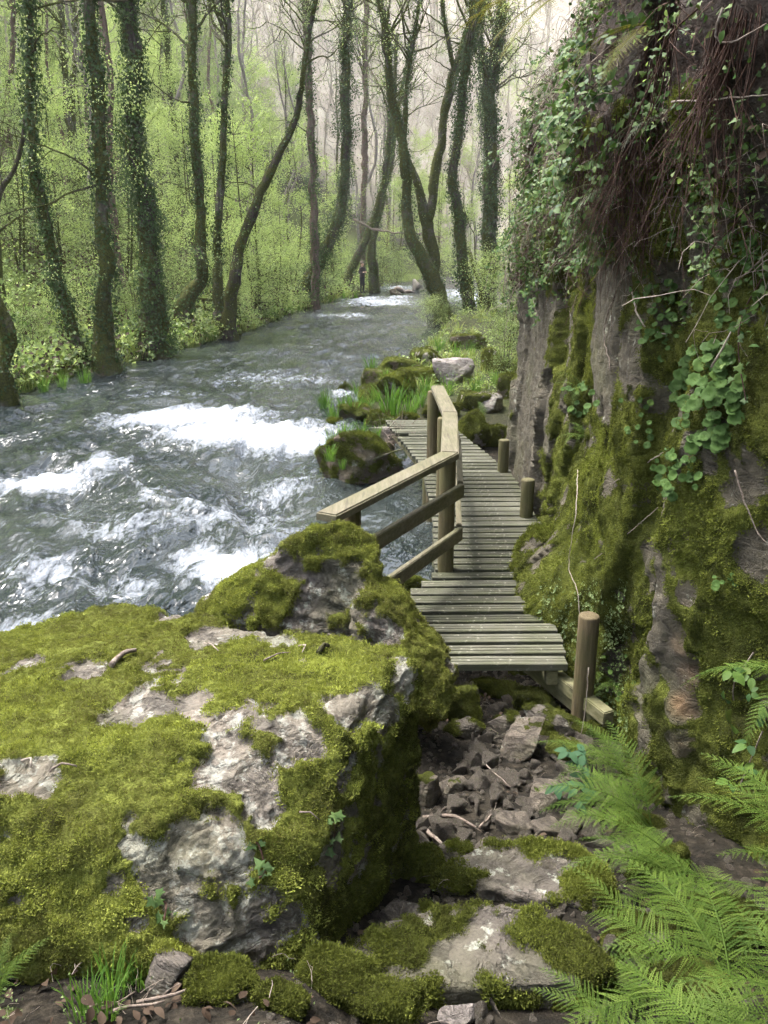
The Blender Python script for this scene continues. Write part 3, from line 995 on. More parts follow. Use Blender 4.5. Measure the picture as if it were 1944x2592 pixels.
# ------------------------------------------------------------------ cliff on the far side of the walkway
cyv = np.concatenate([np.arange(.3, 1.6, .06), np.arange(1.6, 3.2, .03), np.arange(3.2, 5.2, .014), np.arange(5.2, 11.4, .022), grow(11.4, 21, .03, 1.05, .3)])
czv = np.concatenate([np.arange(-.3, 3.4, .0135), np.arange(3.4, 6.2, .035)])
Yc, Zc = np.meshgrid(cyv, czv, indexing='ij')
yc, zc = Yc.ravel(), Zc.ravel()
Xc = cliff_x(yc, zc)
V = np.stack([Xc, yc, zc], -1)
Fq = grid_faces(len(cyv), len(czv))[:, ::-1]
F = np.concatenate([Fq[:, [0, 1, 2]], Fq[:, [0, 2, 3]]])
N = vnormals(V, F)
if N[:, 0].mean() > 0:
    F = F[:, ::-1]
    N = -N
bare = spots(V, [(1345, 900, 60, 1), (1345, 1000, 70, 1), (1340, 1100, 70, 1), (1345, 1200, 60, 1), (1330, 1280, 50, .9), (1540, 820, 90, 1), (1570, 900, 80, 1), (1540, 960, 50, .8), (1420, 1235, 42, 1), (1420, 900, 30, .9), (1625, 1400, 40, .9), (1640, 1500, 50, .9),
                 (1660, 1600, 60, 1), (1700, 1700, 60, 1), (1720, 1800, 50, 1), (1735, 1900, 45, 1), (1380, 1350, 40, 1), (1345, 1400, 40, .8), (1730, 560, 60, .8), (1620, 1700, 40, .8), (1610, 1850, 40, .7), (1900, 1400, 70, .7), (1720, 1500, 40, .8), (1880, 200, 90, .6)])
lush = spots(V, [(1500, 1250, 110, 1), (1540, 1400, 110, 1), (1500, 1550, 90, 1), (1830, 1600, 110, 1), (1830, 1800, 100, 1), (1780, 1350, 70, 1), (1450, 1020, 60, .9), (1760, 450, 70, 1), (1740, 300, 60, 1), (1700, 620, 60, .8), (1640, 900, 50, .8), (1420, 1500, 80, 1), (1820, 1950, 90, 1)])
bare = np.maximum(bare, sstep(8.15, 8.3, yc) * (1 - sstep(10.0, 10.3, yc)) * (1 - sstep(2.45, 2.7, zc + .2 * fbm(V, 2, 2))) * (.75 + .5 * fbm(V, 2.2, 3, seed=39)))
bare = np.maximum(bare, sstep(4.95, 5.05, yc) * (1 - sstep(6.0, 6.15, yc)) * sstep(1.9, 2.0, zc) * (1 - sstep(2.8, 2.95, zc)) * (.8 + .4 * fbm(V, 2.2, 3, seed=40)))
lush = lush * (1 - bare)
stain = spots(V, [(1720, 1720, 40, .6), (1715, 1800, 42, .7), (1738, 1900, 36, .45), (1700, 1640, 36, .35), (1712, 1560, 30, .2)]) * np.clip(.7 + .8 * fbm(V, 6, 3), 0, 1)
mm = .56 + .5 * fbm(V, 2.4, 5, .6, seed=31) + .2 * fbm(V, 11, 3, seed=32) - 1.0 * bare * (.8 + .5 * fbm(V, 7, 3, seed=33)) + .5 * lush + .1 * N[:, 2] - .25 * sstep(3.0, 4.2, zc)
moss = sstep(.33, .6, mm)
d = .012 * fbm(V, 9, 4, seed=34) + .016 * (ridged(V * np.array([1, 3.0, .5]), 5, 4, seed=35) - .5) + moss * (.018 + .02 * fbm(V, 5, 2, seed=36) + .010 * fbm(V, 20, 3, seed=37))
V = V + N * d[:, None]
me = mk_mesh('cliff', V, F, {'moss': moss, 'stain': stain, 'soil': sstep(2.7, 3.5, zc + .5 * fbm(V, 1.5, 3, seed=38)) * (.35 + .65 * (1 - sstep(10.5, 12, yc)))})
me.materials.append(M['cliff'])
cliff = tag(obj('cliff', me, kind='structure'), 'mossy slate cliff rising beside the walkway')
moss_on(cliff, V, F, moss, 90000, 'moss_b', .95, 3, .06, lambda C: (C[:, 2] < 3.6) * np.where(C[:, 1] < 6.5, 1.0, .45) * (C[:, 1] > 2.2) * (C[:, 1] < 10.6))

# ------------------------------------------------------------------ wooden walkway
t = NT('weathered_decking')
ob = t.n('ShaderNodeObjectInfo').outputs['Random']
vec = t.n('ShaderNodeVectorMath', {0: t.map(t.co(), (1.0, 16, 16)), 1: t.n('ShaderNodeCombineXYZ', {0: t.math('MULTIPLY', ob, 37.0), 1: t.math('MULTIPLY', ob, 11.0)}).outputs[0]}, operation='ADD').outputs[0]
g1, g2 = t.noise(3.5, 6, .7, vec), t.noise(1.6, 4, .6)
c = t.ramp(t.math('ADD', g1, t.math('MULTIPLY', t.math('SUBTRACT', ob, .5), .42)), [(.3, (.033, .032, .024)), (.5, (.074, .071, .054)), (.7, (.122, .118, .093))])
c = t.mix(t.ramp(g2, [(.38, 0.0), (.62, .7)]), c, (.06, .068, .028))
c = t.mix(t.ramp(t.noise(23, 3, .6), [(.62, 0.0), (.7, .45)]), c, (.33, .32, .26))
M['deck'] = t.done(t.princ(Base_Color=c, Roughness=.85, Specular_IOR_Level=.25, Normal=t.bump(g1, .45, .008)))


def timber(name, cols, green, vs):
    t = NT(name)
    g1, g2 = t.noise(3, 6, .7, t.map(t.co(), vs)), t.noise(2.2, 4, .65)
    c = t.ramp(g1, [(.3, cols[0]), (.5, cols[1]), (.7, cols[2])])
    c = t.mix(t.ramp(g2, [(.4, 0.0), (.65, green)]), c, (.07, .078, .022))
    c = t.mix(t.ramp(t.noise(1.1, 5, .7, t.map(t.co(), vs)), [(.60, 0.0), (.66, .5)]), c, (.045, .038, .028))
    return t.done(t.princ(Base_Color=c, Roughness=.8, Specular_IOR_Level=.25, Normal=t.bump(g1, .4, .006)))


M['rail'] = timber('rail_timber', [(.075, .066, .042), (.125, .11, .073), (.175, .157, .112)], .4, (14, 1.3, 14))
M['post'] = timber('post_timber', [(.045, .035, .018), (.095, .073, .038), (.15, .12, .07)], .6, (16, 16, 1.2))
M['post_dark'] = timber('dark_post_timber', [(.045, .04, .02), (.085, .075, .035), (.15, .13, .075)], .8, (16, 16, 1.2))
M['bearer'] = timber('bearer_timber', [(.07, .065, .03), (.15, .14, .075), (.23, .215, .13)], .7, (5, 5, 12))

DZ = .55
walk = thing('boardwalk', 'narrow slatted wooden boardwalk with handrail winding beside the cliff', 'boardwalk', (.8, 7, DZ))


def part(name, me, **k):
    o = obj(name, me, None, **k)
    o.parent = walk
    o.location = [a - b for a, b in zip(o.location, (.8, 7, DZ))]
    return o


EL = ([4.3, 4.65, 6.1, 7.6, 9.4, 12.2], [-.5, -.34, .44, .50, .47, .02])
ER = ([4.3, 4.62, 5.5, 6.3, 7.3, 9.1, 11.2, 12.2], [1.18, 1.11, 1.16, 1.34, 1.41, 1.40, 1.0, .80])
rsd = np.random.default_rng(3)
yk, k = 4.66, 0
prof = [(-.055, -.022), (.055, -.022), (.055, .019), (.051, .023), (.022, .023), (.020, .018), (.016, .018), (.014, .023), (-.014, .023), (-.016, .018), (-.020, .018), (-.022, .023), (-.051, .023), (-.055, .019)]
while yk < 12.0:
    x0, x1 = np.interp(yk, *EL) - .05 + rsd.uniform(-.012, .012), np.interp(yk, *ER) + rsd.uniform(-.012, .012)
    x0 = max(x0, .15 if yk < 4.8 else x0)
    if k == 41:
        x0 += .16
    L = x1 - x0
    pr = np.array(prof)
    nseg = 2
    Vv = np.concatenate([np.column_stack([np.full(len(pr), xx), pr[:, 0], pr[:, 1] + bz]) for xx, bz in ((-L / 2, 0), (0, rsd.uniform(-.004, .004)), (L / 2, 0))])
    n = len(pr)
    Fv = [[s * n + i, s * n + (i + 1) % n, (s + 1) * n + (i + 1) % n, (s + 1) * n + i] for s in range(2) for i in range(n)]
    bm = bmesh.new()
    vs = [bm.verts.new(v) for v in Vv]
    for f in Fv:
        bm.faces.new([vs[i] for i in f])
    bm.faces.new(vs[:n][::-1])
    bm.faces.new(vs[2 * n:])
    bmesh.ops.recalc_face_normals(bm, faces=bm.faces)
    me = bpy.data.meshes.new('plank')
    bm.to_mesh(me)
    bm.free()
    me.materials.append(M['deck'])
    part('plank', me, loc=((x0 + x1) / 2, yk, DZ + rsd.uniform(-.004, .004)), rot=(rsd.uniform(-.02, .02), 0, .012 + rsd.uniform(-.012, .012)))
    yk += .1545 + rsd.uniform(-.003, .003)
    k += 1


def beam_mesh(name, A, B, w, h, mat, bev=.006, up=(0, 0, 1), ext=0.0, round_top=0.0):
    """squared timber from A to B (its middle line), w across, h deep; origin at A"""
    A, B = Vector(A), Vector(B)
    d = (B - A).normalized()
    s = d.cross(Vector(up)).normalized()
    u = s.cross(d)
    bm = bmesh.new()
    L = (B - A).length + ext
    pts = []
    for l in (-ext, L):
        for a, b in ((-.5, -.5), (.5, -.5), (.5, .5), (-.5, .5)):
            pts.append(bm.verts.new(d * l + s * (a * w) + u * (b * h)))
    for f in ((3, 2, 1, 0), (4, 5, 6, 7), (0, 1, 5, 4), (1, 2, 6, 5), (2, 3, 7, 6), (3, 0, 4, 7)):
        bm.faces.new([pts[i] for i in f])
    bmesh.ops.recalc_face_normals(bm, faces=bm.faces)
    bmesh.ops.bevel(bm, geom=bm.edges[:], offset=bev, segments=2, affect='EDGES')
    me = bpy.data.meshes.new(name)
    bm.to_mesh(me)
    bm.free()
    me.materials.append(M[mat])
    return me


def beam(name, A, B, w, h, mat, **k):
    return part(name, beam_mesh(name, A, B, w, h, mat, **k), loc=A)


def post_mesh(name, h, r, mat, seed=0):
    rs = np.random.default_rng(seed)
    zs = np.array([0, .02, h * .25, h * .5, h * .75, h - .012, h - .004, h])
    rr = np.array([r, r, r * 1.01, r, r * .99, r, r * .96, r * .88])
    a = np.arange(20) * 2 * np.pi / 20
    wob = 1 + .015 * rs.normal(size=20)
    Vp = np.concatenate([np.column_stack([q * wob * np.cos(a), q * wob * np.sin(a), np.full(20, z)]) for q, z in zip(rr, zs)] + [np.array([[0, 0, 0], [0, 0, h + .001]])])
    Fp = [[i * 20 + j, i * 20 + (j + 1) % 20, (i + 1) * 20 + (j + 1) % 20] for i in range(7) for j in range(20)] + [[i * 20 + j, (i + 1) * 20 + (j + 1) % 20, (i + 1) * 20 + j] for i in range(7) for j in range(20)]
    Fp += [[140 + j, 140 + (j + 1) % 20, 161] for j in range(20)] + [[(j + 1) % 20, j, 160] for j in range(20)]
    me = mk_mesh(name, Vp, Fp)
    me.materials.append(M[mat])
    return me


def round_post(name, x, y, z0, z1, r, mat, seed=0, lean=(0, 0)):
    return part(name, post_mesh(name, z1 - z0, r, mat, seed), loc=(x, y, z0), rot=(lean[0], lean[1], seed))


# short posts along the cliff
o = round_post('edge_post', 1.175, 4.47, .30, .96, .06, 'post', 1)
o['label'] = 'round brown post at the near end of the boardwalk'
round_post('edge_post', 1.315, 7.5, .35, .93, .062, 'post_dark', 2)
round_post('edge_post', 1.315, 9.12, .35, .93, .058, 'post_dark', 3)
# bearers under the planks
beam('bearer', (1.02, 5.5, .475), (1.02, 4.62, .475), .07, .10, 'bearer')
beam('bearer', (.93, 5.0, .44), (1.27, 4.28, .415), .075, .085, 'bearer', ext=.02)
beam('bearer', (.955, 5.0, .352), (1.285, 4.295, .325), .075, .085, 'bearer', ext=.02)
beam('bearer', (.30, 4.75, .47), (.46, 6.1, .47), .07, .10, 'bearer')
beam('bearer', (.47, 6.1, .475), (.53, 7.6, .475), .05, .11, 'bearer')
beam('bearer', (.53, 7.62, .475), (.50, 9.4, .475), .05, .11, 'bearer')
beam('bearer', (.50, 9.42, .475), (.06, 11.95, .475), .05, .11, 'bearer')
beam('bearer', (1.25, 5.6, .475), (1.30, 9.1, .475), .06, .10, 'bearer')
beam('bearer', (1.28, 9.15, .475), (.80, 11.95, .475), .06, .10, 'bearer')
for (x, y) in ((.5, 9.45), (.52, 7.7), (.1, 11.9), (1.0, 11.3), (1.2, 9.3), (1.2, 7.4)):
    round_post('pile', x, y, -.5, .45, .055, 'post_dark', int(x * 90))
# handrail: posts, cap board and two side boards
RA, RB, RC, RD = np.array([-.33, 4.63]), np.array([.485, 6.12]), np.array([.60, 7.66]), np.array([.575, 9.15])
round_post('rail_post', -.20, 4.98, -.1, 1.46, .058, 'post', 5)
o = round_post('rail_post', .475, 6.17, -.3, 1.47, .062, 'post', 6)
o['label'] = 'round ochre brown post at the bend of the handrail'
round_post('rail_post', .545, 7.64, -.35, 1.47, .058, 'post', 7)
round_post('rail_post', .525, 9.08, -.35, 1.47, .06, 'post', 8)


def cap_board(name, P, Q, cutP, cutQ, w=.135, h=.05, z=1.495):
    """flat rail board from P to Q whose ends are cut along the given directions (mitred bends)"""
    d = (Q - P) / np.linalg.norm(Q - P)
    s = np.array([d[1], -d[0]])
    bm = bmesh.new()

    def end(E, cut):
        c = np.array(cut, float)
        c /= np.dot(c, s)
        return [E - P + c * (a * w) for a in (-.5, .5)]
    e0, e1 = end(P, cutP), end(Q, cutQ)
    vs = [bm.verts.new((*q, zz)) for zz in (-h / 2, h / 2) for q in (e0[0], e0[1], e1[1], e1[0])]
    for f in ((3, 2, 1, 0), (4, 5, 6, 7), (0, 1, 5, 4), (1, 2, 6, 5), (2, 3, 7, 6), (3, 0, 4, 7)):
        bm.faces.new([vs[i] for i in f])
    bmesh.ops.recalc_face_normals(bm, faces=bm.faces)
    bmesh.ops.bevel(bm, geom=[e for e in bm.edges if abs(e.verts[0].co.z - e.verts[1].co.z) < .001 and e.verts[0].co.z > 0], offset=.009, segments=3, affect='EDGES')
    me = bpy.data.meshes.new(name)
    bm.to_mesh(me)
    bm.free()
    me.materials.append(M['rail'])
    return part(name, me, loc=(P[0], P[1], z))


def nrm(d):
    s = np.array([d[1], -d[0]])
    return s / np.linalg.norm(s)


d1, d2, d3 = (RB - RA) / np.linalg.norm(RB - RA), (RC - RB) / np.linalg.norm(RC - RB), (RD - RC) / np.linalg.norm(RD - RC)
m12, m23 = nrm(d1) + nrm(d2), nrm(d2) + nrm(d3)
g = .0015
cap_board('cap_rail', RA, RB - d1 * g, nrm(d1), m12)
cap_board('cap_rail', RB + d2 * g, RC - d2 * g, m12, m23)
cap_board('cap_rail', RC + d3 * g, RD, m23, nrm(d3))
for zc_ in (1.225, .885):
    off = .085
    P0, P1 = RA + nrm(d1) * off + d1 * .06, RB + nrm(d1) * off + d1 * .045
    beam('side_rail', (*P0, zc_), (*P1, zc_), .042, .105, 'rail')
    Q0, Q1 = RB + nrm(d2) * off + d2 * .075, RC + nrm(d2) * off
    beam('side_rail', (*Q0, zc_), (*Q1, zc_), .042, .105, 'rail')
    Q0, Q1 = RC + nrm(d3) * off + d3 * .01, RD + nrm(d3) * off
    beam('side_rail', (*Q0, zc_), (*Q1, zc_), .042, .105, 'rail')

# ------------------------------------------------------------------ rocks of the gully
slab('flat_rock', 'broad flat mossy rock in the gully under the tall ferns', [(890, 2440), (950, 2340), (1070, 2292), (1210, 2276), (1360, 2300), (1500, 2365), (1545, 2440), (1440, 2490), (1200, 2500), (1000, 2490)], [(880, 2500), (1000, 2570), (1250, 2590), (1480, 2575), (1560, 2510)], .93, .90, 41, .54, [(1150, 2400, 60), (1330, 2420, 60), (1230, 2330, 40), (1150, 2530, 50)], tufts=9000)
slab('flat_rock', 'pinkish grey flat rock with a moss cushion on its end', [(1140, 2175), (1215, 2125), (1330, 2112), (1450, 2140), (1530, 2200), (1550, 2265), (1480, 2290), (1330, 2270), (1210, 2230)], [(1150, 2225), (1240, 2290), (1400, 2330), (1530, 2320), (1560, 2290)], .70, .70, 42, .46, [(1290, 2170, 75), (1370, 2200, 60), (1230, 2160, 50), (1400, 2160, 50)], tufts=6000)
rock('gully_rock', 'small dark mossy rock tucked beside the pinkish flat rock', 1150, 2240, 165, 90, 43, 'gully_rock', .45, 5, tufts=800)
rock('gully_rock', 'rounded green rock against the dark side of the huge boulder', 1075, 2195, 140, 120, 44, 'gully_rock', .75, 5, tufts=1500)
rock('gully_rock', 'low mossy wedge rock at the bottom edge of the picture', 965, 2560, 260, 130, 45, 'gully_rock', .6, 5, tufts=1500, embed=.5)
rock('gully_rock', 'pale grey bare stone at the bottom edge beside a mossy wedge', 1155, 2575, 120, 90, 46, 'bank_rock', -1, 5)
rock('gully_rock', 'upright reddish rock with a moss cap below the huge boulder', 425, 2455, 165, 170, 47, 'boulder2', .42, 5, tufts=900, key='moss_a', embed=.5, flat=.9)
rock('gully_rock', 'mossy hummock rock below the front of the huge boulder', 590, 2500, 210, 160, 48, 'gully_rock', .72, 5, tufts=2200, embed=.45)
rock('gully_rock', 'round moss cushion rock between two mossy hummocks', 715, 2530, 120, 110, 49, 'gully_rock', .9, 5, tufts=1200, embed=.4)
rock('gully_rock', 'dark green sloping rock wedged at the foot of the huge boulder', 840, 2480, 230, 170, 50, 'gully_rock', .7, 5, tufts=2500, embed=.45)
rock('gully_rock', 'large tan grey rock below the end of the boardwalk', 1315, 1885, 190, 135, 51, 'stone', .15, 5, embed=.3)
rock('gully_rock', 'mossy rock in the shade under the first planks', 1345, 1775, 160, 90, 52, 'gully_rock', .75, 5, tufts=900)
rock('gully_rock', 'dark mossy slab rock behind the tan grey rock', 1410, 1835, 170, 90, 53, 'gully_rock', .55, 5, tufts=500)
rock('gully_rock', 'mossy block below the peaked boulder beside the stones', 1170, 1790, 120, 150, 54, 'gully_rock', .65, 5, tufts=800)
rock('gully_rock', 'wedge shaped brown stone beside the blue green leafy plant', 1390, 2010, 150, 110, 55, 'stone', .12, 4)
rock('gully_rock', 'dark wet stone half hidden by fern fronds', 1450, 2080, 95, 85, 56, 'stone', .1, 4)
rock('gully_rock', 'flat pinkish slab stone lying across the gully', 1378, 2095, 100, 80, 57, 'stone', -1, 4, flat=.35)
rock('gully_rock', 'dark grey angular stone beside the pinkish slab stone', 1295, 2090, 110, 80, 58, 'stone', .05, 4)
rock('gully_rock', 'grey cornered stone alone below the plank ends', 1256, 1798, 60, 58, 59, 'stone', -1, 4)
rock('gully_rock', 'dark flat stone behind the broken sticks', 1150, 1985, 95, 75, 60, 'stone', .2, 4)
small = [(1200, 1882, 62, 36), (1240, 1870, 40, 30), (1198, 1908, 70, 36), (1186, 1930, 56, 24), (1236, 1930, 44, 36), (1214, 1980, 68, 54), (1295, 1985, 52, 46), (1258, 2006, 44, 34), (1200, 2022, 36, 36), (1208, 2056, 76, 46), (1250, 2030, 50, 26), (1480, 1975, 66, 48), (1484, 2020, 60, 50),
         (1152, 2045, 60, 40), (1548, 2168, 58, 50), (1498, 2114, 54, 34), (1128, 2118, 96, 50), (1232, 2096, 30, 26), (1262, 1948, 30, 20), (1170, 1950, 40, 30), (1280, 2040, 34, 24), (1340, 2060, 36, 26), (1180, 1990, 34, 30), (1330, 1965, 40, 34), (1430, 2130, 50, 36), (1240, 2060, 28, 20),
         (1110, 2075, 40, 34), (1270, 2075, 26, 20), (1420, 1945, 44, 34), (1520, 2060, 44, 40), (1160, 2085, 36, 28), (1205, 1955, 32, 22), (1360, 2140, 34, 22), (1460, 2160, 44, 28), (1075, 2110, 40, 36)]
VAR = []
for s in range(9):
    Vv, Ff, mv = poly_rock((1, .85, .6), 300 + s, 3, 8, .03, -1, 30)
    mev = mk_mesh('loose_stone', Vv, Ff, {'moss': mv}, smooth=False)
    mev.materials.append(M['stone'])
    VAR.append(mev)
rsk = np.random.default_rng(8)
STONES = []
for i, (px, py, w, h) in enumerate(small):
    c = at_g(px, py, .02)
    s = mpp(px, py, c[1]) * w / 2 * 1.2
    STONES.append((tag(obj('loose_stone', VAR[i % 9], loc=c + np.array([0, 0, s * .12]), rot=(rsk.uniform(-.3, .3), rsk.uniform(-.3, .3), rsk.uniform(0, 6.3)), scl=s * rsk.uniform(.95, 1.15)),
        'small brown loose stone lying in the gully bed', 'stone', 'loose stones in the gully bed'), c, s))
rsx = np.random.default_rng(12)
for i in range(95):
    x, y = rsx.uniform(-.05, 1.15), rsx.uniform(1.9, 5.2)
    if x < .15 and y < 3.0:
        x += .25
    z = float(terr(np.array([x]), y)[0])
    s = rsx.uniform(.03, .085)
    STONES.append((tag(obj('loose_stone', VAR[i % 9], loc=(x, y, z + s * .1), rot=(rsx.uniform(-.3, .3), rsx.uniform(-.3, .3), rsx.uniform(0, 6.3)), scl=s),
        'small brown loose stone lying in the gully bed', 'stone', 'loose stones in the gully bed'), (x, y, z), s))
mk = lambda px, py: at_g(px, py)[:2]
tell_apart([(o, p, 'tiny' if s < .045 else 'small' if s < .062 else 'fist sized') for o, p, s in STONES],
           [(mk(1315, 1885), 'large tan grey rock'), (mk(1378, 2095), 'flat pinkish slab stone'), (mk(1390, 2010), 'wedge shaped brown stone'), (mk(1130, 2085), 'grey branched stick'), (mk(1060, 2000), 'dark side of the huge boulder'), (mk(1345, 2215), 'pinkish grey flat rock'), (mk(1480, 1960), 'blue green leafy plant'), (mk(1345, 1775), 'first planks'), (mk(1170, 1790), 'peaked boulder'), (mk(1215, 2425), 'broad flat mossy rock'), (mk(1220, 1960), 'heap of gully stones')],
           '{w} brown gully stone, {rank} to the {mark}')
for i, (px, py, w, h, mo, lb) in enumerate([(1010, 2330, 130, 90, .35, 'dark rock in the cleft between the huge boulder and the broad flat rock'), (945, 2420, 120, 80, .45, 'mossy rock at the left end of the broad flat rock'), (1150, 2160, 110, 70, .3, 'flat dark rock above the small mossy rock'), (1240, 2150, 90, 50, .1, 'low grey rock behind the pinkish flat rock'), (1460, 1990, 100, 60, .2, 'brown rock under the blue green plant'),
                                      (1180, 1850, 90, 60, .3, 'dark rock in the shade below the peaked boulder'), (1420, 1900, 90, 70, .4, 'mossy stone right of the tan grey rock'), (1500, 2290, 120, 90, .4, 'dark rock under the middle fern fronds'), (1280, 1830, 70, 40, .3, 'small dark rock behind the tan grey rock'), (1080, 2000, 80, 90, .2, 'dark rock leaning on the foot of the huge boulder')]):
    rock('gully_rock', lb, px, py, w * 1.35, h * 1.35, 230 + i, 'stone' if mo < .25 else 'gully_rock', mo, 5, tufts=300 if mo > .25 else 0)
for i, (px, py, w, h, mo, lb) in enumerate([(1690, 2190, 260, 150, .7, 'dark mossy rock hidden beneath the middle fern'), (1800, 2330, 300, 200, .75, 'dark mossy rock under the dense lower fern'), (1640, 2380, 220, 150, .65, 'mossy rock where the fern fronds meet the broad flat rock'), (1760, 2500, 300, 200, .7, 'mossy rock under the corner ferns'), (1600, 2080, 160, 100, .6, 'dark rock under the upper lush fern'), (1240, 1745, 130, 80, .7, 'mossy rock filling the dark gap under the plank ends'), (1430, 1745, 110, 70, .6, 'mossy rock behind the double beam'), (1530, 1850, 120, 90, .55, 'mossy rock at the foot of the round end post'), (1500, 1790, 90, 60, .6, 'small mossy rock under the beam end')]):
    rock('gully_rock', lb, px, py, w, h, 260 + i, 'gully_rock', mo, 5, tufts=900, tsize=1.1, embed=.5)
# gravel between them
PEB = []
for s in range(5):
    Vv, Ff, mv = poly_rock((1, .8, .55), 340 + s, 2, 9, .04, -1)
    mev = mk_mesh('pebble_%d' % s, Vv, Ff, {'moss': mv}, smooth=False)
    mev.materials.append(M['stone'])
    PEB.append(mev)
n = 2600
gp = np.column_stack([rsk.uniform(-.3, 1.4, n), rsk.uniform(1.2, 5.6, n)])
pz = terr(gp[:, 0], gp[:, 1])
tag(scatter('gravel', np.column_stack([gp, pz]), rsk.uniform(-3, 3, (n, 3)), rsk.uniform(.006, .026, n), PEB), 'fine brown gravel between the stones of the gully')

# ------------------------------------------------------------------ rocks in and beside the river
rock('river_rock', 'dark mossy river rock with grass tufts beside the boardwalk', 892, 1172, 285, 170, 61, 'river_rock', .55, 6, D=10.8, flat=.55, tufts=5000, tsize=2.2)
rock('river_rock', 'pale low stone wedged with driftwood beside the boardwalk', 985, 1100, 110, 40, 62, 'bank_rock', .1, 4, D=11.6)
rock('river_rock', 'brown double humped rock standing alone in the river', 925, 790, 58, 26, 63, 'river_rock', .3, 4, D=41, flat=.5)
rock('river_rock', 'small round rock in the river before the long grey block', 998, 742, 40, 18, 64, 'river_rock', .25, 4, D=52, flat=.5)
rock('river_rock', 'long grey block of rock across the far river', 1045, 722, 72, 32, 65, 'bank_rock', .3, 5, D=56, flat=.42)
rock('bank_rock', 'mossy mound rock above the far end of the boardwalk', 1015, 985, 150, 110, 66, 'bank_rock', .75, 5, tufts=1500, tsize=2.6, embed=.5)
rock('bank_rock', 'bare pinkish white rock on the bank beyond the handrail', 1140, 945, 125, 85, 67, 'bank_rock', .12, 5, embed=.4)
rock('bank_rock', 'dark moss topped rock against the far foot of the cliff', 1240, 915, 120, 80, 68, 'bank_rock', .7, 5, tufts=800, tsize=2.6, embed=.4)
rock('bank_rock', 'grey rock with a thin moss edge behind the boardwalk', 1235, 1020, 130, 75, 69, 'bank_rock', .2, 5, embed=.4)
rock('bank_rock', 'rounded mossy rock filling the gap between boardwalk and cliff', 1200, 1090, 130, 130, 70, 'bank_rock', .85, 5, tufts=2200, tsize=2.2, embed=.35)
rock('bank_rock', 'small mossy hump rock between the grass tufts', 960, 960, 90, 60, 71, 'river_rock', .6, 5, tufts=500, tsize=2.4)
rock('bank_rock', 'low moss rock at the waterline under the lower rail', 1035, 1490, 150, 60, 72, 'gully_rock', .6, 5, D=6.9, flat=.4, tufts=900, tsize=1.8)
rock('bank_rock', 'mossy bank edge rock hung with grass by the rapids', 900, 1045, 90, 60, 73, 'river_rock', .6, 5, tufts=400, tsize=2.4)
rock('cliff_foot_rock', 'pale capped mossy outcrop reaching over the planks', 1365, 1410, 170, 190, 74, 'cliff', .5, 5, D=6.25, flat=.85, tufts=2500, tsize=1.7)

for i, (px, py, w, h, mo, lb) in enumerate([(1000, 935, 130, 70, .7, 'mossy rock above the mound beside the bright fern'), (1080, 905, 110, 60, .65, 'moss and grass rock at the back of the right bank'), (940, 1000, 90, 60, .7, 'dark mossy rock between the two biggest grass tufts'), (1060, 955, 110, 60, .6, 'mossy rock just left of the bare pinkish rock'),
                                      (1180, 1020, 120, 70, .75, 'mossy rock right behind the handrail end'), (1290, 985, 90, 90, .7, 'mossy rock pressed against the far cliff foot'), (1120, 1045, 110, 50, .75, 'low mossy rock behind the last planks'), (875, 985, 60, 40, .5, 'small wet rock at the tip of the right bank'), (1170, 870, 120, 50, .5, 'grassy flat rock before the right bank trunks'),
                                      (1250, 1110, 90, 80, .85, 'mossy rock squeezed between last post and planks'), (1030, 1065, 90, 40, .6, 'low rock under the far end of the boardwalk'), (960, 1060, 80, 50, .6, 'mossy stone by the fern at the boardwalk end'), (840, 1075, 70, 40, .6, 'mossy stone in the shallows behind the river rock')]):
    rock('bank_rock', lb, px, py, w, h, 170 + i, 'bank_rock' if i % 3 == 1 else 'river_rock', mo, 5, tufts=700, tsize=2.6, embed=.45)

# ------------------------------------------------------------------ tree makers
def trunk_mesh(name, P, rad, mat, seed, n=12, flare=.5):
    rs = np.random.default_rng(seed)
    L = smooth_line(np.column_stack([P, rad]), .22)
    P, rad = L[:, :3].copy(), np.maximum(L[:, 3], .006)
    q_ = P * .8 + seed * 3.1
    P[1:, 0] += (.09 * fbm(q_, 1.0, 2, seed=1) + .05 * fbm(q_, 2.6, 2, seed=2))[1:] * np.clip(rad[1:] / .15, .2, 1.2)
    P[1:, 1] += .09 * fbm(q_, 1.0, 2, seed=3)[1:]
    h = np.cumsum(np.r_[0, np.linalg.norm(np.diff(P, axis=0), axis=1)])
    rad = rad * (1 + flare * np.exp(-h / .35))
    V, F = tube(P, rad, n)
    ax = np.vstack([np.repeat(P, n, 0), P[0], P[-1]])
    out = V - ax
    W = V * np.array([1, 1, .35]) + rs.uniform(0, 40, 3)
    V = V + out * (.26 * fbm(W, 1.7, 3) + .18 * fbm(W, 7, 2))[:, None]
    me = mk_mesh(name, V, F)
    me.materials.append(M[mat])
    return me, P, rad


def branch_lines(start, dirn, L, r, rs, level=2, curl=.5, sag=0.0, kids=4):
    """a limb and its twigs as (points, radii) lines"""
    n = max(4, int(L / .18))
    n = min(n, 12)
    d = np.array(dirn, float)
    d /= np.linalg.norm(d)
    P = [np.array(start, float)]
    for i in range(n):
        d = d + rs.normal(size=3) * curl * .28 + np.array([0, 0, .06 - sag])
        d /= np.linalg.norm(d)
        P.append(P[-1] + d * L / n)
    P = np.array(P)
    out = [(P, np.linspace(r, r * .25, len(P)))]
    if level > 0:
        for _ in range(kids):
            k = rs.integers(max(1, len(P) // 3), len(P))
            dd = P[k] - P[k - 1]
            dd = dd / np.linalg.norm(dd) + rs.normal(size=3) * .75
            out += branch_lines(P[k], dd, L * rs.uniform(.35, .6), r * .45, rs, level - 1, curl, sag, max(2, kids - 1))
    return out


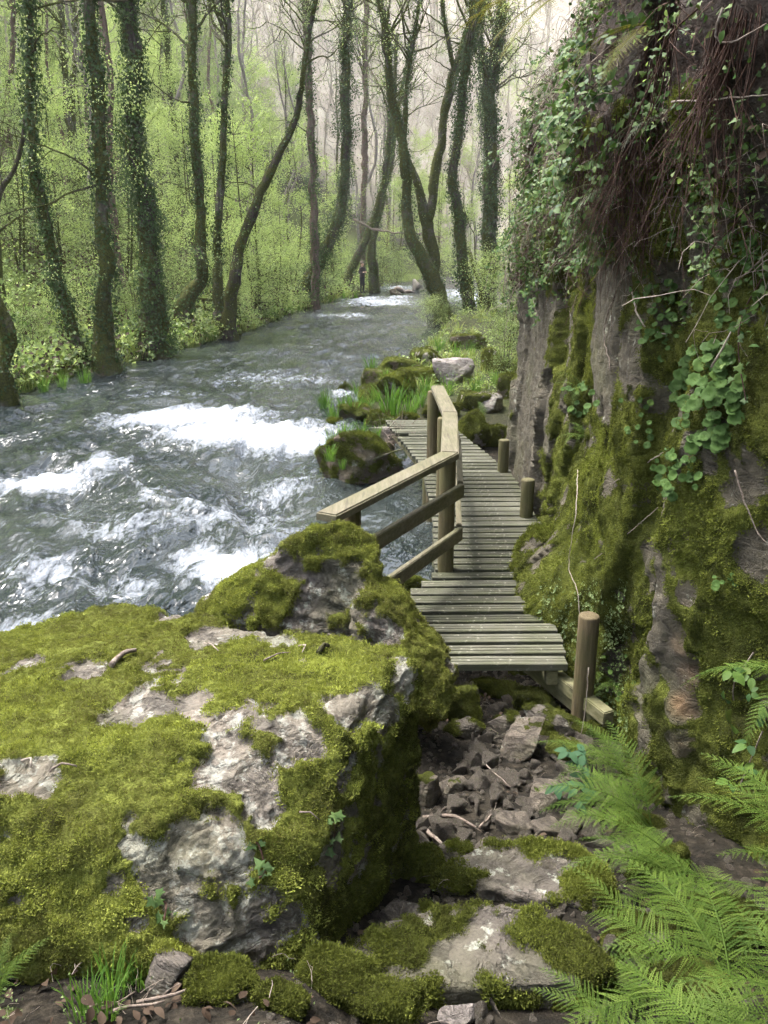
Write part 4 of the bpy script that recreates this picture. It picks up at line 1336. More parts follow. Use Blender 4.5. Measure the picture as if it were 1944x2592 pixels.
def lines_mesh(name, lines, mat, n=4, rmin=.003):
    mb = MB()
    for P, r in lines:
        mb.add(*tube(P, np.maximum(r, rmin), n if r[0] > .012 else 3, False))
    return mb.mesh(name, M[mat])


def leaf_mesh(name, C, mat, size=(.035, .065), rs=None, up=.5, aspect=.72, clump=2.2):
    rs = rs or RS
    Nn = rs.normal(size=C.shape) + np.array([0, 0, up])
    sz = rs.uniform(*size, len(C))
    V, F = leaf_tris(C, Nn, sz, aspect, .12, .3, rs)
    var = np.clip(.5 + .5 * fbm(C, clump, 2) + rs.normal(size=len(C)) * .16, 0, 1)
    me = mk_mesh(name, V, F, {'var': np.repeat(var, 4)}, False)
    me.materials.append(M[mat])
    return me


def sapling_parts(seed, H=8.0, spread=1.0, nl=13000, mat='leaf_lime', stems=2, size=(.045, .09), low=.12, bark='bark'):
    rs = np.random.default_rng(seed)
    lines, pts = [], []
    for s in range(stems):
        a = rs.uniform(0, 6.28)
        tip = np.array([math.cos(a), math.sin(a), 0]) * spread * rs.uniform(.1, .6) + np.array([0, 0, H * rs.uniform(.8, 1)])
        b = np.array([math.cos(a), math.sin(a), 0]) * .12 * s
        mid = .5 * (b + tip) + rs.normal(size=3) * np.array([.25, .25, 0])
        P = smooth_line(np.array([b, mid, tip]), .4)
        lines.append((P, np.linspace(.045, .01, len(P)) * (H / 8 + .2)))
        for _ in range(int(26 / stems * H / 8 + 8)):
            u = rs.uniform(low, 1) ** .9
            q = P[min(len(P) - 1, int(u * (len(P) - 1)))]
            a = rs.uniform(0, 6.28)
            ll = spread * rs.uniform(.9, 2.3) * (1.1 - .65 * u)
            br = branch_lines(q, (math.cos(a), math.sin(a), rs.uniform(.1, .7)), ll, .014, rs, 1, .6, .05, 4)
            lines += br
            for Q, _r in br:
                pts.append(Q[len(Q) // 3:])
    pts = np.vstack(pts)
    c = pts[rs.integers(0, len(pts), nl)] + rs.normal(size=(nl, 3)) * np.array([.16, .16, .10])
    return lines_mesh('stem', lines, bark, 5), leaf_mesh('foliage', c, mat, size, rs)


SAP = [sapling_parts(100 + i, 8.0, 1.15, 9500, 'leaf_lime', 2) for i in range(3)] + [sapling_parts(110 + i, 8.0, 1.2, 8000, 'leaf_mid', 3) for i in range(2)]
SHRUB = [sapling_parts(120 + i, 2.6, .8, 4200, m, 5, (.035, .06), .15) for i, m in enumerate(('leaf_mid', 'leaf_lime', 'leaf_mid'))]


def crown_parts(seed, mat, nl=1100, H=6.0):
    rs = np.random.default_rng(seed)
    lines, pts = [], []
    for _ in range(9):
        a = rs.uniform(0, 6.28)
        br = branch_lines((0, 0, rs.uniform(0, .45) * H), (math.cos(a), math.sin(a), rs.uniform(.5, 1.6)), rs.uniform(1.8, 3.6), .05, rs, 2, .55, .02, 4)
        lines += br
        for Q, r in br:
            if r[0] < .03:
                pts.append(Q)
    pts = np.vstack(pts)
    c = pts[rs.integers(0, len(pts), nl)] + rs.normal(size=(nl, 3)) * .16
    return lines_mesh('limbs', lines, 'bark', 5), leaf_mesh('crown', c, mat, (.045, .08), rs)


CROWN = [crown_parts(140 + i, m) for i, m in enumerate(('leaf_mid', 'leaf_lime', 'leaf_mid'))]


def ivy_mesh(P, rad, dens, seed, lo=0, hi=99, thick=.12, mat='leaf_ivy', clumpy=.8, size=(.045, .09)):
    rs = np.random.default_rng(seed)
    L = np.linalg.norm(np.diff(P, axis=0), axis=1).sum()
    n = int(dens * L * 2.3)
    k = rs.uniform(0, len(P) - 1.001, n)
    i = k.astype(int)
    f = (k - i)[:, None]
    c = P[i] * (1 - f) + P[i + 1] * f
    r = rad[i]
    T, U, W = frames(P)
    a = rs.uniform(0, 6.28, n)
    o = np.cos(a)[:, None] * U[i] + np.sin(a)[:, None] * W[i]
    bush = np.clip(.5 + .9 * fbm(c + o * .3, .9, 3, seed=seed % 7), 0.02, 1.6)
    keep = (rs.uniform(0, 1, n) < (1 - clumpy) + clumpy * bush) & (c[:, 2] > lo) & (c[:, 2] < hi)
    d = r * 1.02 + np.abs(rs.normal(size=n)) * thick * 1.35 * bush ** 1.4
    C = c + o * d[:, None] + rs.normal(size=(n, 3)) * .04
    C, o = C[keep], o[keep]
    Nn = o + rs.normal(size=C.shape) * .55 + np.array([0, 0, .35])
    V, F = leaf_tris(C, Nn, rs.uniform(*size, len(C)), .9, .1, 1.2, rs)
    var = np.clip(.35 + .35 * fbm(C, 2, 2) + rs.normal(size=len(C)) * .22, 0, 1)
    me = mk_mesh('ivy', V, F, {'var': np.repeat(var, 4)}, False)
    me.materials.append(M[mat])
    return me


def tree(name, label, D, pts, mat='bark', ivy=0, seed=1, thick=.14, spray=600, limbs=3, forks=(), crown=0, top=12.5, group='ivy clad trees along the river', ivy_lo=0.0, ivy_hi=99, spray_mat='leaf_mid', cat='tree', flare=.5, ivy_mat='leaf_ivy'):
    rs = np.random.default_rng(seed + 500)
    Pw = np.array([at_D(p[0], p[1], D) for p in pts])
    rw = np.array([p[2] * mpp(p[0], p[1], D) / 2 * .86 for p in pts])
    Pw[1:-1, 1] += rs.normal(size=len(Pw) - 2) * .12
    gz = float(terr(np.array([Pw[0, 0]]), Pw[0, 1])[0])
    if Pw[0, 2] > gz - .1:
        b = np.array([Pw[0, 0], Pw[0, 1], min(gz, 0.3) - .35])
        if Pw[0, 2] - b[2] > .25:
            Pw = np.vstack([b, Pw])
            rw = np.r_[rw[0] * 1.15, rw]
        else:
            Pw[0, 2] = b[2]
    d = Pw[-1] - Pw[-2]
    d = d / np.linalg.norm(d)
    while Pw[-1, 2] < top and d[2] > .25:
        d = d + rs.normal(size=3) * .07 + np.array([0, 0, .08])
        d /= np.linalg.norm(d)
        Pw = np.vstack([Pw, Pw[-1] + d * 1.6])
        rw = np.r_[rw, rw[-1] * .84]
    root = thing(name, label, cat, Pw[0], group)
    org = Pw[0].copy()
    me, P, rad = trunk_mesh('trunk', Pw - org, rw, mat, seed, flare=flare)
    segs = [(P, rad, obj('trunk', me, root))]
    for fk in forks:
        Q = np.array([at_D(p[0], p[1], D) for p in fk]) - org
        Q[:, 1] += np.linspace(0, rs.uniform(-.4, .4), len(Q))
        q = np.array([p[2] * mpp(p[0], p[1], D) / 2 for p in fk])
        dd = Q[-1] - Q[-2]
        dd /= np.linalg.norm(dd)
        while Q[-1, 2] + org[2] < top - 1 and dd[2] > .2:
            dd = dd + rs.normal(size=3) * .08 + np.array([0, 0, .08])
            dd /= np.linalg.norm(dd)
            Q = np.vstack([Q, Q[-1] + dd * 1.4])
            q = np.r_[q, q[-1] * .82]
        me, P2, r2 = trunk_mesh('limb', Q, q, mat, seed + 3, 10, 0)
        segs.append((P2, r2, obj('limb', me, root)))
    for _ in range(limbs):
        P_, r_, _o = segs[rs.integers(0, len(segs))]
        k = rs.integers(len(P_) // 3, len(P_) - 1)
        a = rs.uniform(0, 6.28)
        ln = branch_lines(P_[k], (math.cos(a), math.sin(a) * .7, rs.uniform(.0, .9)), rs.uniform(1.2, 3.0), min(.03, r_[k] * .5), rs, 2, .8, .02, 3)
        obj('branch', lines_mesh('branch', ln, 'bark_dark' if mat != 'bark_red' else 'bark', 5), root)
    if ivy:
        for j, (P_, r_, _o) in enumerate(segs):
            obj('ivy', ivy_mesh(P_, r_, ivy, seed + 9 + j, ivy_lo - org[2], ivy_hi, thick, ivy_mat), _o, kind='stuff')
    if spray:
        C = []
        for _ in range(16):
            P_, r_, _o = segs[rs.integers(0, len(segs))]
            k = rs.integers(len(P_) // 6, len(P_))
            a = rs.uniform(0, 6.28)
            c = P_[k] + np.array([math.cos(a), math.sin(a), rs.uniform(-.2, .3)]) * rs.uniform(.3, 1.1)
            nn = int(spray / 16)
            C.append(c + rs.normal(size=(nn, 3)) * np.array([.42, .42, .16]))
        obj('foliage', leaf_mesh('foliage', np.vstack(C), spray_mat, (.04, .07), rs), root, kind='stuff')
    if crown is not None:
        for j, (P_, r_, _o) in enumerate(segs):
            hgt = P_[:, 2] + org[2]
            k = int(np.argmax(hgt > min(top - 4.5, hgt[-1] - .5)))
            a = rs.uniform(0, 6.28)
            s = rs.uniform(.75, 1.05)
            cm = CROWN[(crown + j) % 3]
            obj('limbs', cm[0], root, P_[k], (0, 0, a), s)
            obj('crown', cm[1], root, P_[k], (0, 0, a), s)
    return root


tree('river_tree', 'thick dark tree stump trunk cut off by the left edge of the picture', 16.2, [(6, 1000, 66), (14, 930, 50), (24, 870, 46), (8, 800, 44), (-30, 720, 40), (-80, 600, 38)], 'bark_mossy', 120, 1, .05, 250, 1, crown=0)
tree('river_tree', 'leaning ivy tree rooted beside the broad mossy trunk', 20.8, [(208, 912, 48), (190, 845, 36), (147, 703, 31), (117, 557, 28), (94, 410, 26), (75, 200, 23), (70, 0, 21)], 'bark_mossy', 420, 2, .13, 1500, 3, crown=1, spray_mat='leaf_lime')
tree('river_tree', 'broad mossy trunk standing at the water with bare lichen bark above', 20.4, [(262, 928, 82), (268, 860, 58), (272, 703, 48), (264, 527, 44), (252, 322, 40), (240, 176, 37), (229, 0, 36)], 'bark_mossy', 240, 3, .09, 2200, 4, crown=2, spray_mat='leaf_lime')
tree('river_tree', 'stout trunk wholly wrapped in dark ivy on the near left bank', 23.5, [(392, 850, 90), (390, 790, 72), (381, 703, 60), (363, 527, 52), (346, 352, 48), (337, 176, 46), (322, 0, 44)], 'bark_dark', 820, 4, .17, 1600, 3, crown=0, spray_mat='leaf_lime')
tree('river_tree', 'slender mossy trunk with a crooked foot above the driftwood', 27.0, [(470, 770, 52), (500, 715, 42), (514, 670, 36), (506, 527, 31), (497, 352, 28), (488, 176, 26), (483, 0, 25)], 'bark_mossy', 200, 5, .09, 1200, 3, crown=1)
tree('river_tree', 'thin ivy speckled stem behind the crooked mossy trunk', 28.5, [(556, 802, 40), (550, 645, 26), (560, 440, 22), (571, 234, 19), (580, 117, 18), (577, 0, 17)], 'bark', 170, 6, .09, 500, 3, crown=2)
tree('river_tree', 'dark trunk leaning far to the right over the driftwood', 28.0, [(580, 812, 44), (598, 690, 33), (639, 527, 28), (697, 410, 24), (744, 293, 20), (768, 200, 17), (776, 120, 14)], 'bark_dark', 60, 7, .05, 300, 3, crown=None, top=8.5)
tree('river_tree', 'straight ivy stem behind the bright green saplings', 40.0, [(795, 560, 24), (790, 440, 22), (785, 293, 21), (780, 176, 21), (773, 0, 20)], 'bark_red', 260, 8, .16, 500, 3, crown=0, top=14)
tree('river_tree', 'tall ivy bearded tree with a swollen foot in the river', 42.0, [(778, 782, 40), (776, 735, 42), (800, 670, 36), (839, 603, 32), (868, 506, 29), (875, 337, 27), (876, 126, 25), (881, 0, 24)], 'bark_dark', 620, 9, .34, 300, 4, crown=1, top=15)
tree('river_tree', 'leaning trunk behind the standing person', 51.0, [(884, 690, 26), (936, 582, 21), (970, 472, 18), (983, 380, 16), (996, 250, 13)], 'bark_dark', 220, 10, .2, 300, 3, crown=0, top=13)
tree('river_tree', 'dark twin trunk right behind the standing person', 53.0, [(945, 705, 34), (942, 640, 26), (958, 540, 19), (985, 430, 16), (1000, 330, 13)], 'bark_dark', 200, 31, .2, 250, 2, crown=1, top=13)
tree('river_tree', 'straight reddish trunk rising far behind the bearded ivy tree', 60.0, [(918, 690, 18), (921, 500, 17), (924, 250, 16), (927, 0, 15)], 'bark_red', 60, 11, .15, 300, 4, crown=2, top=17)
tree('river_tree', 'curving mossy trunk on the right bank leaning out over the river', 33.0, [(1130, 830, 60), (1110, 751, 50), (1080, 675, 42), (1050, 612, 34), (1033, 527, 29), (1025, 422, 27), (1004, 316, 26), (991, 253, 25), (978, 105, 22), (962, 0, 20)], 'bark_mossy', 170, 12, .10, 600, 3, crown=1, top=13, forks=[[(1022, 400, 14), (1030, 250, 12), (1045, 120, 11), (1062, 0, 9)]])
tree('river_tree', 'forked brown trunk making a wide V behind the curving mossy trunk', 34.0, [(1120, 815, 44), (1100, 690, 38), (1088, 600, 36), (1076, 552, 33), (1058, 470, 24), (1025, 370, 20), (1000, 260, 18)], 'bark', 40, 13, .05, 300, 3, crown=None, top=7.2, forks=[[(1084, 560, 24), (1101, 443, 23), (1122, 316, 22), (1147, 190, 24), (1185, 84, 22), (1219, 0, 20)], [(1150, 180, 12), (1130, 90, 11), (1115, 0, 10)]])
tree('river_tree', 'ivy covered trunk beside the forked brown one on the right bank', 33.0, [(1193, 828, 48), (1181, 717, 38), (1164, 590, 32), (1147, 464, 28), (1160, 337, 26), (1172, 232, 25), (1189, 105, 24), (1208, 40, 23)], 'bark_dark', 420, 14, .15, 400, 3, crown=2, top=13)
tree('river_tree', 'slanting thin stem at the foot of the right bank trunks', 32.0, [(1240, 828, 18), (1222, 760, 15), (1205, 700, 12), (1190, 640, 10)], 'bark_dark', 0, 15, .1, 150, 1, crown=None, top=2, flare=.2)
tree('river_tree', 'ivy thick tree splitting in two beside the cliff top', 40.0, [(1238, 640, 44), (1242, 480, 42), (1244, 380, 40), (1236, 232, 32), (1220, 140, 18), (1206, 70, 16), (1200, 0, 14)], 'bark_dark', 640, 16, .16, 300, 3, crown=0, top=13, forks=[[(1240, 240, 24), (1261, 148, 24), (1274, 0, 22)]])
tree('river_tree', 'bent grey trunk on the slope between the two left ivy trees', 40.0, [(188, 545, 30), (196, 440, 24), (176, 330, 20), (160, 180, 18), (152, 0, 16)], 'bark', 40, 17, .1, 400, 3, crown=1, top=15)
tree('river_tree', 'slim reddish trunk near the upper left corner', 44.0, [(20, 420, 18), (22, 260, 17), (30, 120, 16), (33, 0, 15)], 'bark_red', 20, 18, .1, 300, 3, crown=2, top=17)
tree('river_tree', 'faint ivy trunk between the stout ivy trunk and the mossy one', 46.0, [(452, 520, 20), (440, 330, 17), (428, 170, 16), (415, 0, 15)], 'bark', 150, 19, .15, 300, 3, crown=0, top=16)
tree('river_tree', 'leaning leafless stem at the far left edge', 24.0, [(-10, 560, 16), (40, 420, 14), (62, 330, 11), (70, 250, 8)], 'bark_dark', 0, 20, .1, 500, 4, crown=None, top=4, spray_mat='leaf_lime')

# thin trees further up the wooded slopes, all of one kind
TH = []
for i in range(4):
    rs = np.random.default_rng(260 + i)
    P = np.array([[0, 0, -.4], [rs.normal() * .15, rs.normal() * .15, 3], [rs.normal() * .5, rs.normal() * .5, 7], [rs.normal() * .8, rs.normal() * .8, 12], [rs.normal() * 1.2, rs.normal() * 1.2, 17]])
    tm, Pp, rr = trunk_mesh('trunk', P, np.array([.15, .12, .10, .07, .02]), ('bark_far', 'bark_red', 'bark_far', 'bark')[i], 260 + i, 7, .2)
    ln = []
    for _ in range(20):
        k = rs.integers(len(Pp) // 4, len(Pp) - 1)
        a = rs.uniform(0, 6.28)
        ln += branch_lines(Pp[k], (math.cos(a), math.sin(a), rs.uniform(.4, 1.3)), rs.uniform(1.2, 3.0), .028, rs, 1, .7, 0, 4)
    pts = np.vstack([q for q, r in ln])
    nl = 750
    C = pts[rs.integers(0, len(pts), nl)] + rs.normal(size=(nl, 3)) * .25
    TH.append((tm, lines_mesh('branches', ln, 'bark_far', 3, .006), leaf_mesh('crown', C, ('leaf_lime', 'leaf_mid')[i % 2], (.05, .1), rs)))
rs = np.random.default_rng(77)
cnt = 0
THIN = []
while cnt < 62:
    if cnt < 34:
        y = rs.uniform(27, 75)
        x = XL(y) - rs.uniform(3.5, 24)
    elif cnt < 48:
        y = rs.uniform(62, 84)
        x = rs.uniform(XL(y) - 10, XR(y) + 14)
        if XL(y) - .5 < x < XR(y) + .5:
            continue
    else:
        y = rs.uniform(38, 70)
        x = XC(y) + rs.uniform(-1, 4)
    z = float(terr(np.array([x]), y)[0])
    r = thing('thin_tree', 'thin half bare tree standing far back on the wooded slope', 'tree', (x, y, z), 'thin trees on the far slopes', (0, 0, rs.uniform(0, 6.28)))
    THIN.append((r, (972 + FPX * x / y, 30 * y / 10), ''))
    s = rs.uniform(.7, 1.15)
    tm, bm_, cm = TH[cnt % 4]
    for nm, me in (('trunk', tm), ('branches', bm_), ('crown', cm)):
        obj(nm, me, r, scl=s)
    cnt += 1

tell_apart(THIN, [((px, D), nm) for px, D, nm in [(60, 60, 'leaning ivy tree'), (235, 60, 'broad mossy trunk'), (335, 70, 'stout ivy trunk'), (488, 80, 'slender mossy trunk'), (575, 85, 'thin ivy speckled stem'), (700, 85, 'dark leaning trunk'), (776, 120, 'straight ivy stem'), (876, 125, 'tall ivy bearded tree'), (922, 180, 'straight reddish trunk'), (990, 100, 'curving mossy trunk'), (1120, 100, 'forked brown trunk'), (1175, 100, 'ivy covered right bank trunk'), (1240, 120, 'split ivy tree'), (155, 120, 'bent grey trunk'), (30, 130, 'slim reddish corner trunk'), (430, 138, 'faint ivy trunk')]], 'thin half bare slope tree, {rank} to the {mark}')
# bright saplings and shrubs of the understorey
sap = [(650, 33, 1.05, 0, 'tallest bright lime sapling filling the middle of the left bank'), (565, 36, 1.0, 1, 'lime sapling behind the thin ivy speckled stem'), (735, 46, 1.05, 2, 'lime sapling beside the leaning dark trunk top'), (500, 40, 1.0, 0, 'lime sapling behind the slender mossy trunk'),
       (310, 31, .8, 3, 'mid green sapling between the broad trunk and the ivy trunk'), (150, 29, .78, 1, 'lime sapling between the two leftmost riverside trees'), (40, 27, .7, 3, 'green sapling behind the left edge stump'), (420, 46, 1.2, 2, 'pale sapling high behind the stout ivy trunk'), (215, 44, 1.1, 4, 'sapling up the slope behind the broad mossy trunk'),
       (15, 40, 1.1, 0, 'sapling in the upper left corner of the wood'), (840, 58, 1.0, 1, 'lime sapling behind the bearded ivy tree'), (1000, 68, 1.1, 0, 'lime sapling past the far end of the river'), (1110, 60, .95, 2, 'lime sapling seen through the forked trunk'), (1300, 44, .9, 1, 'sapling beside the split ivy tree'),
       (1390, 40, .95, 3, 'green sapling above the far end of the cliff'), (1190, 50, .75, 0, 'low lime sapling behind the right bank trunks'), (700, 40, .7, 1, 'low lime sapling left of the swollen foot tree'), (600, 30, .5, 0, 'small lime sapling over the driftwood')]
for px, D, s, k, lab in sap:
    x = at_D(px, 600, D)[0]
    z = float(terr(np.array([x]), D)[0])
    if z < .1:
        z = .1
    r = thing('sapling', lab, 'sapling', (x, D, z - .1), 'bright saplings in the wood', (0, 0, px))
    obj('stem', SAP[k][0], r, scl=s)
    obj('foliage', SAP[k][1], r, scl=s)
shr = [(50, 20.5, .55, 0, 'low shrub on the bank beside the left edge stump'), (150, 23, .7, 1, 'low shrub before the leaning ivy tree'), (320, 25.5, .8, 0, 'shrub at the foot of the stout ivy trunk'), (440, 29.5, .8, 2, 'shrub left of the driftwood pile'), (640, 33, .9, 1, 'shrub overhanging the river past the driftwood'),
       (700, 37, .9, 0, 'shrub on the bank left of the swollen foot tree'), (820, 46, .9, 2, 'shrub below the bearded ivy tree'), (1085, 31.5, .5, 1, 'lime shrub wrapped around the curving mossy trunk'), (1150, 31, .4, 0, 'shrub at the foot of the right bank trunks'), (1230, 30, .9, 1, 'lime shrub between right bank trunks and cliff'),
       (1010, 62, 1.2, 2, 'shrub on the far bank behind the long grey block'), (960, 60, 1.1, 0, 'shrub behind the standing person'), (240, 32, 1.2, 2, 'tall shrub up the slope behind the broad trunk'), (90, 30, 1.2, 0, 'tall shrub up the slope at the left'), (380, 34, 1.3, 1, 'tall lime shrub behind the stout ivy trunk'),
       (1310, 24, .9, 0, 'shrub hanging over the far end of the cliff'), (1290, 18, .6, 2, 'small shrub at the far foot of the cliff')]
for px, D, s, k, lab in shr:
    x = at_D(px, 700, D)[0]
    z = max(float(terr(np.array([x]), D)[0]), .05)
    r = thing('shrub', lab, 'shrub', (x, D, z - .1), 'leafy shrubs along the banks', (0, 0, px))
    obj('stem', SHRUB[k][0], r, scl=s)
    obj('foliage', SHRUB[k][1], r, scl=s)


# bare woodland covering the far hillsides, a mass nobody could count
def bare_tree(seed, leaves=0):
    rs = np.random.default_rng(seed)
    P = smooth_line(np.array([[0, 0, -.5], [rs.normal() * .2, rs.normal() * .2, 4], [rs.normal() * .5, rs.normal() * .5, 8], [rs.normal() * .8, rs.normal() * .8, 11]]), 1.2)
    ln = [(P, np.linspace(.12, .02, len(P)))]
    for _ in range(15):
        k = rs.integers(len(P) // 3, len(P))
        a = rs.uniform(0, 6.28)
        ln += branch_lines(P[k], (math.cos(a), math.sin(a), rs.uniform(.5, 1.8)), rs.uniform(1.2, 3.2), .04, rs, 1, .5, 0, 5)
    mb = MB()
    for Q, r in ln:
        mb.add(*tube(Q[::2] if len(Q) > 5 else Q, np.maximum(r[::2] if len(Q) > 5 else r, .016), 3, False), rs.uniform(0, 1))
    return mb.mesh('bare_tree_%d' % seed, M['bare'])


t = NT('bare_wood')
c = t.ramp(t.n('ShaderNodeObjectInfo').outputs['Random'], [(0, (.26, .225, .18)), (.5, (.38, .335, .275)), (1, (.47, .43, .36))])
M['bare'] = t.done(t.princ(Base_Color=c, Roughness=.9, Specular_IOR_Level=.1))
BT = [bare_tree(400 + i) for i in range(4)]
n = 2100
x = np.concatenate([rs.uniform(-70, 80, 1300), rs.uniform(-75, -18, 500), rs.uniform(14, 70, 300)])
y = np.concatenate([rs.uniform(80, 165, 1300), rs.uniform(26, 100, 500), rs.uniform(40, 100, 300)])
ok = ~((x > XL(y) - 2) & (x < XR(y) + 2))
x, y = x[ok], y[ok]
P = np.column_stack([x, y, terr(x, y)])
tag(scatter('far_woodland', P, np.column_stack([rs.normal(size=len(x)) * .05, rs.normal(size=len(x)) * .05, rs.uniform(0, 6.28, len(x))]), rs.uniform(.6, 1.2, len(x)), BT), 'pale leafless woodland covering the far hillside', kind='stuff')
FS = [SAP[0][1], SAP[3][1]]
x = np.concatenate([rs.uniform(-45, -9, 110), rs.uniform(-20, 50, 40)])
y = np.concatenate([rs.uniform(32, 90, 110), rs.uniform(82, 120, 40)])
ok = ~((x > XL(y) - 4) & (x < XR(y) + 4))
x, y = x[ok], y[ok]
P = np.column_stack([x, y, terr(x, y) - .4])
tag(scatter('far_foliage', P, np.column_stack([np.zeros((len(x), 2)), rs.uniform(0, 6.28, len(x))]), rs.uniform(.6, 1.35, len(x)), FS), 'far fresh green foliage under the leafless wood', kind='stuff')

# ------------------------------------------------------------------ ground plants of the banks
def tuft_mesh(name, seed, nb=46, h=.34, spread=.09, mat='grass', lean=.5, w=.006):
    rs = np.random.default_rng(seed)
    mb = MB()
    for _ in range(nb):
        a, r = rs.uniform(0, 6.28), spread * math.sqrt(rs.uniform(0, 1))
        b = np.array([r * math.cos(a), r * math.sin(a), -.02])
        o = np.array([math.cos(a), math.sin(a), 0]) * rs.uniform(.1, lean) + rs.normal(size=3) * .12
        o[2] = 0
        H = h * rs.uniform(.5, 1.1)
        u = np.array([0, .4, .75, 1.0])
        c = b + np.outer(u, [0, 0, H]) + np.outer(u ** 2, o * H)
        c[:, 2] -= .35 * H * np.linalg.norm(o) * u ** 3
        s = np.array([-math.sin(a), math.cos(a), 0]) * w
        ww = np.array([1, .9, .6])[:, None]
        Vb = np.vstack([c[:3] - s * ww, c[:3] + s * ww, c[3:]])
        mb.add(Vb, [[0, 3, 1], [3, 4, 1], [1, 4, 2], [4, 5, 2], [2, 5, 6]], rs.uniform(0, 1))
    return mb.mesh(name, M[mat], False)


def sprig_mesh(name, seed, nl=14, r=.16, size=(.03, .06), mat='leaf_mid', h=.14):
    rs = np.random.default_rng(seed)
    C = rs.normal(size=(nl, 3)) * np.array([r, r, h * .5]) + np.array([0, 0, h])
    V, F = leaf_tris(C, rs.normal(size=(nl, 3)) * .6 + np.array([0, 0, 1]), rs.uniform(*size, nl), .75, .1, .2, rs)
    me = mk_mesh(name, V, F, {'var': np.repeat(rs.uniform(0, 1, nl), 4)}, False)
    me.materials.append(M[mat])
    return me


GR = [tuft_mesh('grass_tuft', 500 + i, 46, .36, .10) for i in range(4)]
GD = [tuft_mesh('pale_tuft', 510 + i, 26, .30, .14, 'grass_dry', .9) for i in range(3)]
UG = [sprig_mesh('sprig_%d' % i, 520 + i, 16, .2, (.04, .08), ('leaf_mid', 'leaf_lime', 'leaf_mid', 'leaf_dead')[i]) for i in range(4)]
n = 9000
y = 13 + 52 * rs.uniform(0, 1, n) ** 1.5
dl = .2 + 13 * rs.uniform(0, 1, n) ** 1.6
x = XL(y) - dl
P = np.column_stack([x, y, terr(x, y)])
pk = np.where(rs.uniform(0, 1, n) < .22 + .3 * sstep(3, 9, dl), 3, rs.integers(0, 3, n)).astype(float)
tag(scatter('undergrowth', P, np.column_stack([rs.normal(size=(n, 2)) * .3, rs.uniform(0, 6.28, n)]), rs.uniform(.8, 2.2, n), UG, pick=pk), 'low green leaves and litter covering the left bank', kind='stuff')
n = 2600
y = 13 + 45 * rs.uniform(0, 1, n) ** 1.4
x = XL(y) - .1 - 3.5 * rs.uniform(0, 1, n) ** 1.5
P = np.column_stack([x, y, terr(x, y)])
tag(scatter('grass', P, np.column_stack([rs.normal(size=(n, 2)) * .15, rs.uniform(0, 6.28, n)]), rs.uniform(.6, 1.5, n), GD + GR[:1]), 'thin pale grass along the left bank', kind='stuff')
n = 700
y = 15.5 + 26 * rs.uniform(0, 1, n) ** 1.3
x = XR(y) + .15 + (np.minimum(XC(y) - XR(y), 4) + .6) * rs.uniform(0, 1, n)
P = np.column_stack([x, y, terr(x, y)])
pk = np.where(rs.uniform(0, 1, n) < .5, rs.integers(0, 3, n), 3 + rs.integers(0, 3, n)).astype(float)
tag(scatter('bank_grass', P, np.column_stack([rs.normal(size=(n, 2)) * .15, rs.uniform(0, 6.28, n)]), rs.uniform(.5, 1.2, n), GD + UG[:3], pick=pk), 'pale grass and low leaves on the right bank', kind='stuff')
tufts = [(940, 935, 1.3), (905, 1000, 1.0), (892, 1052, 1.5), (822, 1025, 1.1), (845, 1058, 1.0), (868, 1030, .9), (988, 1045, 1.7), (1012, 1000, 1.2), (975, 965, 1.0), (1078, 990, 1.1), (1060, 1020, 1.0), (1132, 992, 1.0), (1205, 985, 1.0), (1255, 968, 1.0), (1150, 900, 1.2), (1110, 880, 1.2), (1190, 890, 1.0), (925, 1040, 1.0), (1035, 1045, 1.2), (950, 1010, .9), (215, 965, 1.2), (160, 975, 1.1), (110, 985, 1.0), (440, 870, 1.1), (735, 790, 1.2), (900, 745, 1.2), (870, 752, 1.2)]
TUF = []
for i, (px, py, s) in enumerate(tufts):
    c = at_g(px, py + 8)
    lb = 'bright green grass tuft growing by the boardwalk and right bank' if px > 800 and py > 800 else 'green grass tuft at the waterline of the left bank'
    TUF.append((obj('grass_tuft', GR[i % 4], loc=c, rot=(0, 0, i * 1.7), scl=s * 1.15), (px, py), 'tall' if s > 1.05 else 'short'))
    tag(TUF[-1][0], lb, 'grass', 'grass tufts by the boardwalk' if px > 800 and py > 800 else 'grass tufts on the left bank')
tell_apart(TUF, [((1000, 1065), 'far end of the boardwalk'), ((1140, 945), 'bare pinkish rock'), ((1015, 985), 'mossy mound rock'), ((870, 1100), 'dark mossy river rock'), ((1235, 1020), 'foot of the far cliff'), ((930, 920), 'tip of the right bank'), ((1150, 860), 'right bank trunks'), ((30, 950), 'left edge stump'), ((262, 930), 'broad mossy trunk'), ((450, 850), 'driftwood pile'), ((775, 780), 'swollen foot tree'), ((917, 740), 'standing person')], '{w} green grass tuft, {rank} to the {mark}')
for i, (px, py, s, lb) in enumerate([(836, 1150, .7, 'grass tuft at the river end of the dark mossy river rock'), (872, 1100, .9, 'grass tuft crowning the dark mossy river rock'), (915, 1092, .8, 'grass tuft on the back of the dark mossy river rock'), (868, 1172, .45, 'small grass tuft on the face of the dark mossy river rock'), (842, 1118, .9, 'grass tuft trailing into the rapids by the river rock'), (950, 1100, .7, 'grass tuft between the river rock and the driftwood')]):
    D = 10.75 + (.2 if py < 1120 else -.35)
    tag(obj('grass_tuft', GR[(i + 1) % 4], loc=at_D(px, py + 14, D), rot=(0, 0, i * 2.1), scl=s), lb, 'grass', 'grass tufts on the river rock')
